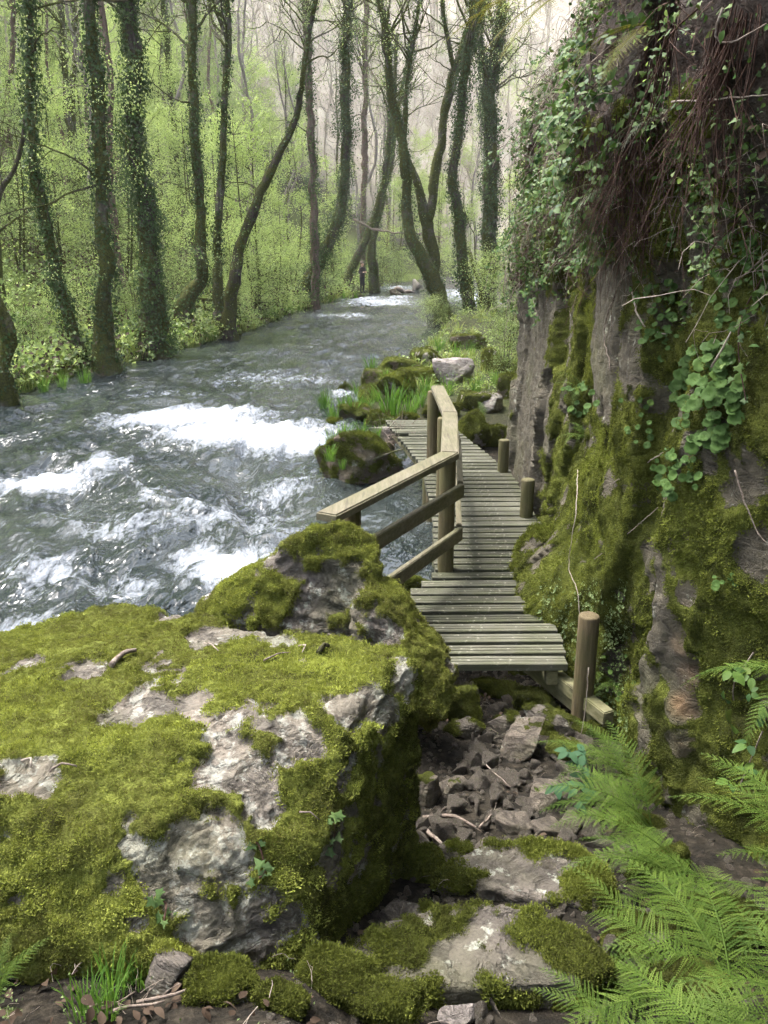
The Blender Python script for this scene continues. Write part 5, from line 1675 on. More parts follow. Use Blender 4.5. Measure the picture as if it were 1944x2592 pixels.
for px, py, s, lb in [(280, 2520, .55, 'broad bladed grass tuft below the reddish upright rock'), (365, 2500, .45, 'grass tuft leaning against the reddish upright rock'), (215, 2575, .5, 'grass tuft among dry litter at the lower left'), (270, 2580, .4, 'short grass tuft at the bottom edge')]:
    tag(obj('grass_tuft', GR[px % 4], loc=at_g(px, py), rot=(0, 0, px), scl=s * .8), lb, 'grass')

# added unseen trees, on the cliff top and behind, to shade the foreground
BIGC = [crown_parts(180 + i, 'leaf_mid', 6500, 6.0) for i in range(2)]
for i, (x, y, h, s_, lb) in enumerate([(3.6, 1.5, 5.5, 1.25, 'unseen tree added on the cliff top to shade the ferns'), (3.9, 5.5, 5.5, 1.2, 'unseen tree added on the cliff top to shade the walkway'), (4.3, 9.5, 5.5, 1.1, 'unseen shade tree added on the cliff top near its far end'), (1.6, -4.2, 5.0, 1.3, 'unseen shade tree added on the path behind the viewpoint'), (-2.2, -4.6, 4.5, 1.2, 'unseen shade tree added on the bank behind the viewpoint')]):
    z = float(terr(np.array([x]), y)[0])
    r = thing('cliff_top_tree', lb, 'tree', (x, y, z - .3), 'unseen trees added to shade the near bank')
    tm, Pp, rr = trunk_mesh('trunk', np.array([[0, 0, 0], [.1, .1, h * .4], [-.1, .1, h * .8], [-.2, 0, h + 1.5]]), np.array([.2, .17, .14, .08]), 'bark', 280 + i, 10, .4)
    obj('trunk', tm, r)
    obj('limbs', BIGC[i % 2][0], r, (-.1, .1, h * .7), (0, 0, i * 1.3), s_)
    obj('crown', BIGC[i % 2][1], r, (-.1, .1, h * .7), (0, 0, i * 1.3), s_)

# ------------------------------------------------------------------ ferns
def frond_mesh(name, seed, L=1.0, pairs=24, e0=65, e1=-25, mat='fern', width=.30, sub=10, side=0.0):
    """one arching twice-cut frond growing along +X from the origin"""
    rs = np.random.default_rng(seed)
    n = 44
    s = np.linspace(0, 1, n)
    el = np.radians(e0 + (e1 - e0) * s ** .85)
    yaw = side * s
    d = np.stack([np.cos(el) * np.cos(yaw), np.cos(el) * np.sin(yaw), np.sin(el)], -1)
    P = np.vstack([[0, 0, 0], np.cumsum(d[:-1] * L / (n - 1), 0)])
    mb = MB()
    mb.add(*tube(P, np.linspace(.0045, .0008, n) * L * 1.4, 4, False), .35)
    for k in range(pairs):
        u = .16 + .83 * (k / (pairs - 1)) ** .92
        i = min(n - 2, int(u * (n - 1)))
        f = u * (n - 1) - i
        c = P[i] * (1 - f) + P[i + 1] * f
        T = d[i]
        S = np.cross([0, 0, 1], T)
        S /= np.linalg.norm(S) + 1e-9
        up = np.cross(T, S)
        x = (u - .16) / .84
        pl = width * L * min(1, (x + .12) * 3.2) ** .6 * (1 - x) ** .8 + .012 * L
        for sg in (-1, 1):
            a = math.radians(62 - 18 * x + rs.normal() * 4)
            pd = T * math.cos(a) + S * sg * math.sin(a) + up * rs.normal() * .05
            m = max(4, int(sub * (pl / (width * L)) ** .7) + 1)
            w = pl * .061 + .0046 * L
            q = np.arange(m) / m
            droop = -.22 * pl
            cc = c + np.outer(q, pd * pl) + np.outer(q ** 2, up * droop)
            nrm_ = up
            lat = np.cross(nrm_, pd)
            var = np.clip(.5 + rs.normal() * .2, 0, 1)
            for s2 in (-1, 1):
                pw = w * (1 - q * .82)
                b0 = cc
                fw = pd * (pl / m)
                tip = cc + lat * s2 * pw[:, None] + fw * .75
                m1 = cc + lat * s2 * pw[:, None] * .5 + fw * .98
                m0 = cc + lat * s2 * pw[:, None] * .55 + fw * .0
                Vv = np.stack([b0, m0, tip, m1], 1).reshape(-1, 3)
                kk = np.arange(m)[:, None] * 4
                mb.add(Vv, np.concatenate([kk + [[0, 1, 2]], kk + [[0, 2, 3]]]), var)
    return mb.mesh(name, M[mat], False)


FR = [frond_mesh('frond_%d' % i, 600 + i, 1.0, 21, e0, e1, 'fern', .25, 14, sd) for i, (e0, e1, sd) in enumerate([(70, -30, .2), (58, -38, -.25), (78, -5, .15), (45, -30, -.1), (62, -55, .3)])]
FRO = [frond_mesh('old_frond_%d' % i, 620 + i, 1.0, 26, 20, -35, 'fern_old', .24, 9, .1) for i in range(2)]
FRG = [frond_mesh('dry_frond_%d' % i, 630 + i, 1.0, 24, 30, -55, 'fern_grey', .2, 7, .1) for i in range(2)]


def fern(label, pos, fronds, rs, protos=FR, group=None):
    """fronds = list of (compass angle in degrees, length, extra tilt)"""
    pos = np.array(pos, float)
    if pos[1] < 4 and abs(pos[0]) < 1.25 and pos[2] < 1.2:
        pos[2] = float(terr(np.array([pos[0]]), pos[1])[0]) - .01
    r = thing('fern', label, 'fern', pos, group)
    for k, (az, L, tilt) in enumerate(fronds):
        obj('frond', protos[rs.integers(0, len(protos))], r, rot=(rs.normal() * .12, R(tilt), R(az + rs.normal() * 5)), scl=L * rs.uniform(.93, 1.07))
    return r


rs = np.random.default_rng(31)


def spread(a0, a1, n, L, tilt=(-8, 22)):
    return [(a0 + (a1 - a0) * (k + .5) / n, L * rs.uniform(.72, 1.1), rs.uniform(*tilt)) for k in range(n)]


fern('lush fern below the round end post beside the gully stones', (1.20, 3.2, .62), spread(95, 285, 12, .57), rs)
fern('upright fern just below the beam end at the cliff foot', (1.24, 3.72, .5), spread(90, 290, 10, .52, (-18, 10)), rs)
fern('lush fern arching over the middle of the gully under the orange rock', (1.16, 2.62, .74), spread(90, 290, 12, .61), rs)
fern('dense lush fern filling the lower right of the path', (1.06, 2.02, .95), spread(70, 300, 14, .62), rs)
fern('lush fern at the very bottom right corner', (.93, 1.62, 1.08), spread(60, 330, 12, .52), rs)
fern('fern spreading behind the broad flat rock under the moss wall', (1.24, 2.3, .9), spread(90, 280, 11, .55), rs)
fern('fern crowding the bottom right corner from behind', (1.22, 1.72, 1.0), spread(80, 290, 11, .55), rs)
fern('fern reaching low over the middle of the broad flat rock end', (.86, 2.06, .9), spread(110, 270, 6, .44), rs)
fern('fern leaning over the end of the broad flat rock', (.66, 1.72, 1.02), spread(110, 250, 6, .36), rs)
fern('fern reaching in from the right edge of the picture', (1.60, 2.75, 1.42), spread(150, 262, 6, .52, (-5, 30)), rs)
fern('fern standing high at the right edge before the dark moss wall', (1.40, 2.2, 1.05), spread(80, 260, 9, .62, (-20, 10)), rs)
fern('small fern curling at the lower left edge of the picture', at_g(-18, 2560), [(20, .24, -8), (80, .2, -10), (330, .2, 5)], rs)
for px, py, nf, L, pr, lb in [(1470, 985, 4, .34, FR, 'small fern growing from the cliff beside the bare grey slab'), (1480, 1110, 5, .26, FR, 'small fern on the moss above the walkway posts'), (1640, 1790, 4, .2, FR, 'tiny fern in the crack behind the end post'), (1560, 1740, 4, .17, FR, 'tiny fern on the moss just behind the end post'),
                              (1700, 300, 4, .36, FRG, 'grey green drying fern under the hanging roots'), (1560, 480, 4, .34, FRG, 'drying fern halfway down the leafy cliff'), (1520, 1700, 3, .16, FR, 'tiny fern beside the beam end')]:
    c = at_c(px, py, .03)
    fern(lb, c, [(180 + a, L * rs.uniform(.8, 1.1), t_) for a, t_ in zip(np.linspace(-60, 70, nf), rs.uniform(-5, 30, nf))], rs, pr)
fern('yellow green fern hanging from the cliff top into view', at_c(1600, 20, .05) + np.array([-.02, 0, .12]), [(182, .95, 8), (196, .8, 16), (168, .75, 2), (205, .9, 20), (188, .85, -6)], rs, FRO)
fern('small yellow green fern beside the upper roots', at_c(1660, 60, .05), [(190, .5, 20), (215, .45, 30), (170, .45, 10)], rs, FRO)
fern('bright fern among the grass beyond the handrail', at_g(1038, 985), [(200, .6, 0), (160, .6, 5), (260, .55, 8), (90, .5, 0), (320, .5, 6)], rs)
fern('fern at the water side end of the boardwalk', at_g(1000, 1075), [(200, .55, 15), (170, .5, 20), (250, .5, 12), (120, .5, 5)], rs)
fern('fern between the mossy rocks behind the boardwalk', at_g(1225, 1065), [(200, .5, 0), (160, .45, 5), (260, .5, 8), (100, .5, 0)], rs)


# ------------------------------------------------------------------ round leaved navelwort on the cliff
def disc_leaf(name, seed, mat='leaf_navel'):
    rs = np.random.default_rng(seed)
    n = 18
    a = np.arange(n) * 2 * np.pi / n
    rr = 1 + .07 * np.cos(a * 9) + .05 * rs.normal(size=n)
    wav = .10 * np.sin(a * rs.integers(2, 4) + rs.uniform(0, 6))
    V = np.vstack([[0, 0, -.26], np.column_stack([.5 * np.cos(a), .5 * np.sin(a), np.full(n, -.05)]), np.column_stack([.85 * rr * np.cos(a), .85 * rr * np.sin(a), .04 + wav * .6]), np.column_stack([rr * np.cos(a), rr * np.sin(a), .0 + wav])])
    F = [[0, 1 + j, 1 + (j + 1) % n] for j in range(n)]
    for q in (0, 1):
        F += [[1 + q * n + j, 1 + (q + 1) * n + j, 1 + (q + 1) * n + (j + 1) % n] for j in range(n)] + [[1 + q * n + j, 1 + (q + 1) * n + (j + 1) % n, 1 + q * n + (j + 1) % n] for j in range(n)]
    me = mk_mesh(name, V, F, {'var': np.full(len(V), rs.uniform(.1, .9)) + np.r_[.2, np.zeros(2 * n), np.full(n, .12)]})
    me.materials.append(M[mat])
    return me


NL = [disc_leaf('navelwort_leaf_%d' % i, 700 + i) for i in range(7)]
for lb, px, py, rx, ry, cnt, rp in [('large clump of round navelwort leaves on the near cliff', 1800, 1000, 95, 135, 105, 23), ('round leaf clump hanging below the large navelwort clump', 1722, 1195, 70, 62, 40, 16), ('navelwort leaves spilling beside the bare brown slab', 1680, 800, 62, 105, 46, 14), ('navelwort leaves on the dark rock at the right edge', 1880, 720, 66, 150, 46, 15),
                                    ('compact navelwort clump under the roots of the cliff', 1532, 640, 38, 44, 20, 18), ('small navelwort group on the moss beside the grey slab', 1482, 1005, 55, 42, 20, 13), ('few navelwort leaves alone on the dark moss wall', 1850, 1462, 32, 22, 9, 14), ('tiny round leaves dotting the moss behind the end post', 1560, 1760, 70, 130, 22, 8), ('loose navelwort leaves on the moss left of the large clump', 1620, 1080, 50, 90, 16, 11), ('navelwort leaves trailing under the right edge roots', 1800, 560, 90, 80, 26, 12)]:
    c0 = at_c(px, py, .02)
    r = thing('navelwort', lb, 'plant', c0, 'round leaved plants on the cliff')
    st = []
    for k in range(cnt):
        a, q = rs.uniform(0, 6.28), math.sqrt(rs.uniform(0, 1))
        qx, qy = px + rx * q * math.cos(a), py + ry * q * math.sin(a)
        b = at_c(qx, qy, 0)
        nn = cliff_n(np.array([b[1]]), np.array([b[2]]))[0]
        out = rs.uniform(.02, .075) * (1.2 - .5 * q)
        p = b + nn * out + np.array([0, -.02, 0])
        f = nn * .35 + np.array([-.35, -.65, .75]) + rs.normal(size=3) * .28
        e = rot_to(f[None])[0]
        s = rp * mpp(qx, qy, b[1]) * rs.uniform(.35, .9)
        obj('leaf', NL[rs.integers(0, 7)], r, p - c0, e, s)
        st.append((np.array([b + nn * .0 - np.array([0, 0, .03]), .5 * (b + p) + np.array([0, 0, -.012]), p]) - c0, np.full(3, .0012)))
    obj('stalks', lines_mesh('stalks', st, 'leafstalk' if 'leafstalk' in M else 'leaf_navel', 3, .0012), r, kind='stuff')


# ------------------------------------------------------------------ brambles and ivy trailing over the cliff
def ovate(name, seed, mat, trifol=True, w=.62, teeth=.05):
    rs = np.random.default_rng(seed)
    mb = MB()
    for az, sc in (((0, 1), (1.15, .8), (-1.15, .8)) if trifol else ((0, 1),)):
        u = np.linspace(0, 1, 7)
        half = w * .5 * np.sin(np.pi * u ** .8) ** .8 * (1 + teeth * rs.normal(size=7))
        half[0] = half[-1] = .01
        ox = .18
        c = np.column_stack([ox + u, np.zeros(7), -.25 * u ** 2 + .04])
        l, r_ = c + np.column_stack([np.zeros(7), half, .12 * np.ones(7) * half]), c - np.column_stack([np.zeros(7), half, -.12 * np.ones(7) * half])
        V = np.vstack([l, c, r_]) * sc
        R2 = np.array([[math.cos(az), -math.sin(az), 0], [math.sin(az), math.cos(az), 0], [0, 0, 1]])
        F = [[i, i + 1, 8 + i] for i in range(6)] + [[i, 8 + i, 7 + i] for i in range(6)] + [[7 + i, 8 + i, 15 + i] for i in range(6)] + [[7 + i, 15 + i, 14 + i] for i in range(6)]
        mb.add(V @ R2.T, F, np.clip(rs.uniform(0, 1), 0, 1))
    return mb.mesh(name, M[mat])


def ivy_leaf(name, seed, mat='leaf_ivy'):
    rs = np.random.default_rng(seed)
    O = np.array([[0, .12], [-.18, .42], [.12, .36], [.28, .62], [.42, .3], [1.0, 0]]) * (1 + .08 * rs.normal(size=(6, 1)))
    O = np.vstack([O, O[::-1][1:] * [1, -1]])
    V = np.vstack([[.15, 0, .05], np.column_stack([O, -.12 * O[:, 0] ** 2 + .06 * np.abs(O[:, 1])])])
    n = len(O)
    me = mk_mesh(name, V, [[0, 1 + i, 1 + (i + 1) % n] for i in range(n)], {'var': np.full(len(V), rs.uniform(.3, 1))}, False)
    me.materials.append(M[mat])
    return me


BL = [ovate('bramble_leaf_%d' % i, 740 + i, 'leaf_bramble') for i in range(7)]
IL = [ivy_leaf('ivy_leaf_%d' % i, 760 + i) for i in range(5)]
BLUE = [ovate('blue_leaflet_%d' % i, 770 + i, 'leaf_blue', False, .55, .01) for i in range(3)]


def trailer(name, label, cat, pxs, step, leaves, size, rs, mat='twig', group=None, outw=(.03, .12), r0=.004, out=None):
    """a stem over the cliff through the given photo pixels with leaves along it"""
    pts = []
    for k, (px, py) in enumerate(pxs):
        b = at_c(px, py, 0)
        nn = cliff_n(np.array([b[1]]), np.array([b[2]]))[0]
        pts.append(b + nn * rs.uniform(*outw))
    P = smooth_line(np.array(pts), .05)
    r = thing(name, label, cat, P[0], group)
    obj('stem', lines_mesh('stem', [(P - P[0], np.linspace(r0, r0 * .5, len(P)))], mat, 5), r)
    L = np.linalg.norm(np.diff(P, axis=0), axis=1).sum()
    for k in range(int(L / step)):
        i = rs.integers(0, len(P))
        f = np.array([-.55, -.45, .55]) + rs.normal(size=3) * .45
        e = rot_to(f[None])[0]
        s = size * rs.uniform(.6, 1.2)
        p = P[i] - P[0] + rs.normal(size=3) * .035 + np.array([-.01, -.015, 0])
        e[0] = rs.normal() * .3
        m = leaves[rs.integers(0, len(leaves))]
        o = obj('leaf', m, r, p, None, s)
        q = Vector(f).to_track_quat('Z', 'X')
        o.rotation_mode = 'QUATERNION'
        from mathutils import Quaternion
        o.rotation_quaternion = q @ Quaternion((0, 0, 1), rs.uniform(0, 6.28))
    return r


brs = [('bramble hanging at the leftmost edge of the cliff vegetation', [(1400, 300), (1340, 330), (1290, 350), (1265, 430)], .05, .055), ('bramble with yellowing leaves above the far cliff end', [(1450, 250), (1400, 220), (1340, 300), (1310, 380)], .055, .06), ('bramble trailing down the far corner of the cliff', [(1360, 480), (1320, 560), (1290, 640), (1290, 720), (1310, 790)], .05, .05),
       ('large leaved bramble under the yellow fern', [(1700, 60), (1640, 120), (1600, 180), (1560, 240), (1545, 290)], .045, .06), ('bramble crossing the middle of the leafy slope', [(1600, 330), (1540, 380), (1480, 430), (1420, 520), (1370, 600)], .05, .05), ('bramble along the foot of the leafy slope', [(1480, 520), (1430, 600), (1390, 660), (1370, 720), (1390, 800)], .05, .05),
       ('bramble rising toward the top of the cliff', [(1660, 30), (1560, 120), (1500, 200), (1450, 300)], .05, .05), ('bramble dropping beside the hanging roots', [(1640, 260), (1610, 380), (1570, 470), (1520, 560)], .05, .045), ('short bramble over the bare grey slab top', [(1440, 660), (1390, 700), (1350, 740)], .05, .045),
       ('bramble leaves at the lower right edge before the moss wall', [(1944, 1640), (1900, 1700), (1880, 1760)], .045, .07), ('bramble sprig over the fern at the right edge', [(1960, 1850), (1920, 1920), (1900, 1980)], .05, .07)]
for lb, pxs, st, sz in brs:
    trailer('bramble', lb, 'bramble', pxs, st, BL, sz, rs, group='brambles over the cliff')
ivs = [('ivy trail down the dark right edge of the cliff', [(1944, 180), (1900, 300), (1870, 420), (1850, 560)], .022, .032), ('ivy trail beside the yellow moss streak', [(1860, 60), (1840, 260), (1830, 420), (1790, 560)], .024, .03), ('ivy trail crossing above the navelwort at the right', [(1944, 480), (1880, 560), (1840, 640), (1800, 700)], .022, .032), ('ivy trail over the upper roots', [(1800, 20), (1740, 100), (1700, 200), (1660, 320)], .025, .03),
       ('ivy trail at the far right beside the large navelwort clump', [(1950, 700), (1920, 800), (1900, 900), (1930, 1010)], .022, .034), ('ivy trail on the leafy slope top', [(1560, 200), (1480, 280), (1420, 360), (1350, 420)], .024, .034), ('ivy trail low on the leafy slope', [(1560, 560), (1490, 620), (1440, 680), (1420, 760)], .024, .03), ('ivy trail at the mid slope beside the dark hollow', [(1520, 330), (1460, 400), (1380, 460), (1330, 520)], .024, .034)]
for lb, pxs, st, sz in ivs:
    trailer('ivy', lb, 'ivy', pxs, st, IL, sz, rs, 'root', group='ivy trails over the cliff')

RUN = []
for k in range(18):
    px, py = rs.uniform(1330, 1640), rs.uniform(120, 620)
    pp = [(px, py)]
    for _ in range(3):
        pp.append((max(1262, pp[-1][0] - rs.uniform(10, 55)), pp[-1][1] + rs.uniform(20, 75)))
    RUN.append((trailer('bramble', 'bramble runner with green leaves among the leafy slope of the cliff', 'bramble', pp, .05, BL, rs.uniform(.04, .055), rs, group='bramble runners on the leafy slope', outw=(.08, .2)), pp[1], ''))
tell_apart(RUN, [((1300, 640), 'far corner of the cliff'), ((1290, 400), 'left edge of the cliff plants'), ((1420, 150), 'yellow green hanging fern'), ((1560, 480), 'drying fern'), ((1650, 220), 'long root curtain'), ((1440, 640), 'grey slab top'), ((1532, 640), 'compact navelwort clump')], 'green bramble runner on the cliff, {rank} to the {mark}')
# a mat of small leaves, dead leaves and thin stalks over the upper cliff
def leafy_sprig(name, seed, mat, nl=6, size=.026):
    rs = np.random.default_rng(seed)
    mb = MB()
    u = np.linspace(0, 1, 5)
    for _ in range(nl):
        half = .32 * np.sin(np.pi * np.clip(u, .04, .97) ** .8)
        c = np.column_stack([u, np.zeros(5), -.3 * u ** 2])
        Vl = np.vstack([c + np.column_stack([np.zeros(5), half, .25 * half]), c, c + np.column_stack([np.zeros(5), -half, .25 * half])]) * size * rs.uniform(.5, 1.2)
        q = Vector((rs.normal() * .5, rs.normal() * .5, 1)).to_track_quat('Z', 'X').to_matrix()
        a = rs.uniform(0, 6.28)
        Rz = np.array([[math.cos(a), -math.sin(a), 0], [math.sin(a), math.cos(a), 0], [0, 0, 1]])
        Vl = Vl @ Rz.T @ np.array(q).T + rs.normal(size=3) * np.array([.05, .05, .015]) + np.array([0, 0, .02])
        F = [[i, i + 1, 6 + i] for i in range(4)] + [[i, 6 + i, 5 + i] for i in range(4)] + [[5 + i, 6 + i, 11 + i] for i in range(4)] + [[5 + i, 11 + i, 10 + i] for i in range(4)]
        mb.add(Vl, F, rs.uniform(0, 1))
    return mb.mesh(name, M[mat])


SPR = [leafy_sprig('cliff_sprig_%d' % i, 800 + i, m) for i, m in enumerate(('leaf_bramble', 'leaf_mid', 'leaf_dead', 'leaf_ivy', 'leaf_bramble'))]


def strand_mesh(name, seed, mat, nb=7, L=.3):
    rs = np.random.default_rng(seed)
    ln = []
    for _ in range(nb):
        p = rs.normal(size=3) * .05
        d = rs.normal(size=3) * .6 + np.array([0, 0, .5])
        Q = [p]
        for i in range(5):
            d = d + rs.normal(size=3) * .25 + np.array([-.0, 0, -.28])
            Q.append(Q[-1] + d / np.linalg.norm(d) * L / 5 * rs.uniform(.6, 1.2))
        ln.append((np.array(Q), np.full(6, .0016)))
    return lines_mesh(name, ln, mat, 3, .0012)


SPR += [strand_mesh('strand_a', 820, 'twig'), strand_mesh('strand_b', 821, 'root'), strand_mesh('strand_c', 822, 'twig_pale', 4)]
n = 36000
y = 2.2 + 11 * rs.uniform(0, 1, n) ** 1.3
z = rs.uniform(1.2, 5.4, n)
w = .35 + .8 * fbm(xyz(y * 0, y, z), 1.3, 3, seed=41)
lim = np.interp(y, [2, 4, 5, 6.2, 7.5, 9, 10.5, 11, 13], [2.65, 2.62, 2.85, 2.9, 2.55, 2.45, 2.1, .8, .4])
keep = rs.uniform(0, 1, n) < sstep(lim - .15, lim + .55, z) * np.clip(w, .12, 1) 
y, z = y[keep], z[keep]
nn = cliff_n(y, z)
P = np.column_stack([cliff_q(y, z), y, z]) + nn * rs.uniform(.0, .10, len(y))[:, None]
pk = rs.choice(8, len(y), p=[.28, .20, .11, .12, .17, .05, .05, .02]).astype(float)
tag(scatter('cliff_undergrowth', P, rot_to(nn + rs.normal(size=nn.shape) * .35 + np.array([0, 0, .4])), rs.uniform(.7, 1.5, len(y)) * np.interp(y, [3, 6, 11], [.85, 1.0, 1.5]), SPR, pick=pk), 'tangle of small leaves and dry stalks on the upper cliff', kind='stuff')
# liverwort like small leaves low on the moss
n = 1800
px, py = rs.uniform(1380, 1600, n), rs.uniform(1480, 1900, n)
Q = np.array([at_c(a, b, .0) for a, b in zip(px[:500], py[:500])])
nn = cliff_n(Q[:, 1], Q[:, 2])
SM = [sprig_mesh('creeper_%d' % i, 840 + i, 8, .035, (.008, .018), 'leaf_mid', .012) for i in range(2)]
tag(scatter('creeping_leaves', Q + nn * .02, rot_to(nn), rs.uniform(.7, 1.4, len(Q)), SM), 'tiny creeping leaves on the moss behind the end post', kind='stuff')


# ------------------------------------------------------------------ hanging roots
def roots(label, starts, n, seed, Lr=(.5, 1.1), drift=(-.10, 0, -1)):
    rs = np.random.default_rng(seed)
    ln = []
    org = at_c(*starts[0], .02)
    for _ in range(n):
        k = rs.uniform(0, len(starts) - 1.001)
        i, f = int(k), k - int(k)
        px = starts[i][0] * (1 - f) + starts[i + 1][0] * f + rs.normal() * 10
        py = starts[i][1] * (1 - f) + starts[i + 1][1] * f + rs.normal() * 18
        p = at_c(px, py, .0) + np.array([-rs.uniform(.0, .09), 0, 0])
        L = rs.uniform(*Lr)
        d = np.array(drift) + rs.normal(size=3) * .1
        Q = [p]
        for s in range(9):
            d = d + rs.normal(size=3) * .13
            d[2] = min(d[2], -.6)
            q = Q[-1] + d / np.linalg.norm(d) * L / 9
            lim_ = float(cliff_q(q[1], q[2])) - .012
            q[0] = min(q[0], lim_)
            Q.append(q)
        ln.append((np.array(Q) - org, np.linspace(rs.uniform(.0014, .0042), .0008, 10)))
    return tag(obj('hanging_roots', lines_mesh('hanging_roots', ln, 'root', 4, .0012), loc=org), label, 'roots', 'root curtains on the cliff', 'stuff')


roots('long curtain of reddish roots beside the yellow moss streak', [(1730, 10), (1690, 120), (1650, 220), (1620, 320)], 120, 1, (.4, 1.1), (-.02, .10, -1))
roots('root curtain in the dark upper right corner', [(1944, 20), (1880, 60), (1840, 100)], 70, 2, (.3, .8))
roots('root tuft hanging over the bare brown slab', [(1700, 400), (1660, 460), (1640, 520)], 60, 3, (.25, .5), (-.03, .06, -1))
roots('fringe of roots in the middle of the leafy slope', [(1560, 300), (1500, 400), (1450, 480)], 70, 4, (.3, .6), (-.05, .1, -1))


# ------------------------------------------------------------------ sticks, vines, leafy plant
def stick(name, label, P, r, mat='twig', cat='twig', group=None, step=.04, n=6, twigs=0, seed=0):
    P = smooth_line(np.array(P), step)
    rs_ = np.random.default_rng(seed + len(P))
    P[1:-1] += rs_.normal(size=P[1:-1].shape) * r * .35
    ln = [(P - P[0], np.linspace(r, r * .55, len(P)))]
    for _ in range(twigs):
        k = rs_.integers(1, len(P) - 1)
        ln += branch_lines(P[k] - P[0], P[k] - P[k - 1] + rs_.normal(size=3) * .02, np.linalg.norm(P[-1] - P[0]) * .35, r * .4, rs_, 0)
    mb = MB()
    for Q, q in ln:
        mb.add(*tube(Q, np.maximum(q, .001), n))
    return tag(obj(name, mb.mesh(name, M[mat]), loc=P[0]), label, cat, group)


BREL = BOULDER_V - np.array([0, 0, CAMZ])
BDEP = BREL[:, 1] * CP - BREL[:, 2] * SP
BPX, BPY = 972 + FPX * BREL[:, 0] / BDEP, 1296 - FPX * (BREL[:, 1] * SP + BREL[:, 2] * CP) / BDEP


def on_b(px, py, up=.012):
    k = np.where((BPX - px) ** 2 + (BPY - py) ** 2 < 144)[0]
    return BOULDER_V[k[np.argmin(BDEP[k])]] + np.array([0, -.004, up]) if len(k) else at_D(px, py, 2.5)


for lb, a, b, r, mt in [('thick short pale ended stick lying on top of the boulder', (282, 1680), (343, 1640), .014, 'twig'), ('curved pale twig on the boulder near the thick stick', (512, 1625), (556, 1642), .004, 'twig_pale'), ('short twig beside the back edge of the boulder top', (752, 1630), (775, 1652), .004, 'twig_pale'), ('bent twig in the middle of the boulder top', (676, 1670), (742, 1648), .004, 'twig'),
                       ('pale broken twig on the left slope of the boulder', (60, 1922), (86, 1942), .005, 'twig_pale'), ('brown flat twig beside the pale broken twig', (126, 1948), (196, 1938), .005, 'twig'), ('thin twig caught on the boulder edge above the ivy', (762, 2056), (816, 2076), .003, 'twig'), ('dark knot of bark at the boulder corner', (812, 1648), (840, 1632), .013, 'bark_dark')]:
    m = ((a[0] + b[0]) / 2, (a[1] + b[1]) / 2 - 4)
    stick('twig', lb, [on_b(*a), on_b(*m, .02), on_b(*b)], r, mt, group='twigs on the boulder')
for lb, pp, r in [('grey branched stick lying across the gully stones', [(1070, 2088), (1130, 2080), (1205, 2112)], .012), ('dark stick at the foot of the huge boulder', [(1078, 2118), (1115, 2150), (1155, 2172)], .011), ('thin stick leaning between two gully stones', [(1212, 2112), (1232, 2090), (1252, 2068)], .006), ('thin dead stem over the small gully stones', [(1225, 1945), (1260, 1980), (1292, 2008)], .004),
                  ('long curved twig before the reddish upright rock', [(350, 2562), (440, 2545), (510, 2515), (532, 2480)], .005), ('dry twig among the litter at the lower left', [(290, 2585), (360, 2572), (420, 2560)], .005), ('second dry twig among the litter', [(230, 2575), (300, 2560), (345, 2535)], .004)]:
    stick('stick', lb, [at_g(*p) + np.array([0, 0, .035]) for p in pp], r, 'twig', 'stick', twigs=2, seed=int(pp[0][0]))
for lb, pp, r, D in [('long pale driftwood log sloping into the river', [(440, 775), (520, 815), (612, 848)], .07, 28.9), ('driftwood branch crossing the long pale log', [(455, 760), (540, 790), (600, 812)], .05, 28.9), ('upright driftwood branch stuck in the pile', [(515, 760), (522, 800), (530, 838)], .03, 28.9), ('thin driftwood stick at the water edge', [(540, 835), (570, 815), (592, 800)], .03, 28.9),
                     ('driftwood limb on the bank above the pile', [(500, 755), (560, 762), (610, 772)], .045, 28.9), ('bare fallen branch stretched over the far river', [(894, 555), (940, 578), (1000, 590), (1060, 592), (1122, 602)], .05, 44), ('log caught before the long grey block in the far river', [(1000, 734), (1020, 738), (1048, 742)], .16, 54),
                     ('bent driftwood stick propped on the dark river rock', [(938, 1168), (975, 1150), (1022, 1136)], .018, 10.6)]:
    stick('driftwood', lb, [at_D(*p, D) for p in pp], r, 'bark' if D < 30 else 'twig', 'driftwood', 'driftwood', .15, 7, 2, int(pp[0][0]))
rs2 = np.random.default_rng(4)
ln = []
c0 = at_D(1000, 1105, 11.3)
for _ in range(34):
    d = rs2.normal(size=3) * np.array([1, .6, .8])
    ln += branch_lines(rs2.normal(size=3) * np.array([.12, .15, .06]), d, rs2.uniform(.2, .5), .006, rs2, 0, .5, .12)
tag(obj('twig_nest', lines_mesh('twig_nest', ln, 'twig', 4), loc=c0), 'tangle of flood twigs caught at the boardwalk edge', 'twigs')


def vine(label, pxs, r, mat, out=.05, D=None):
    P = []
    for px, py in pxs:
        P.append(at_c(px, py, out) if D is None else at_D(px, py, D))
    return stick('vine', label, P, r, mat, 'vine', 'bare vines on the cliff', .03, 5)


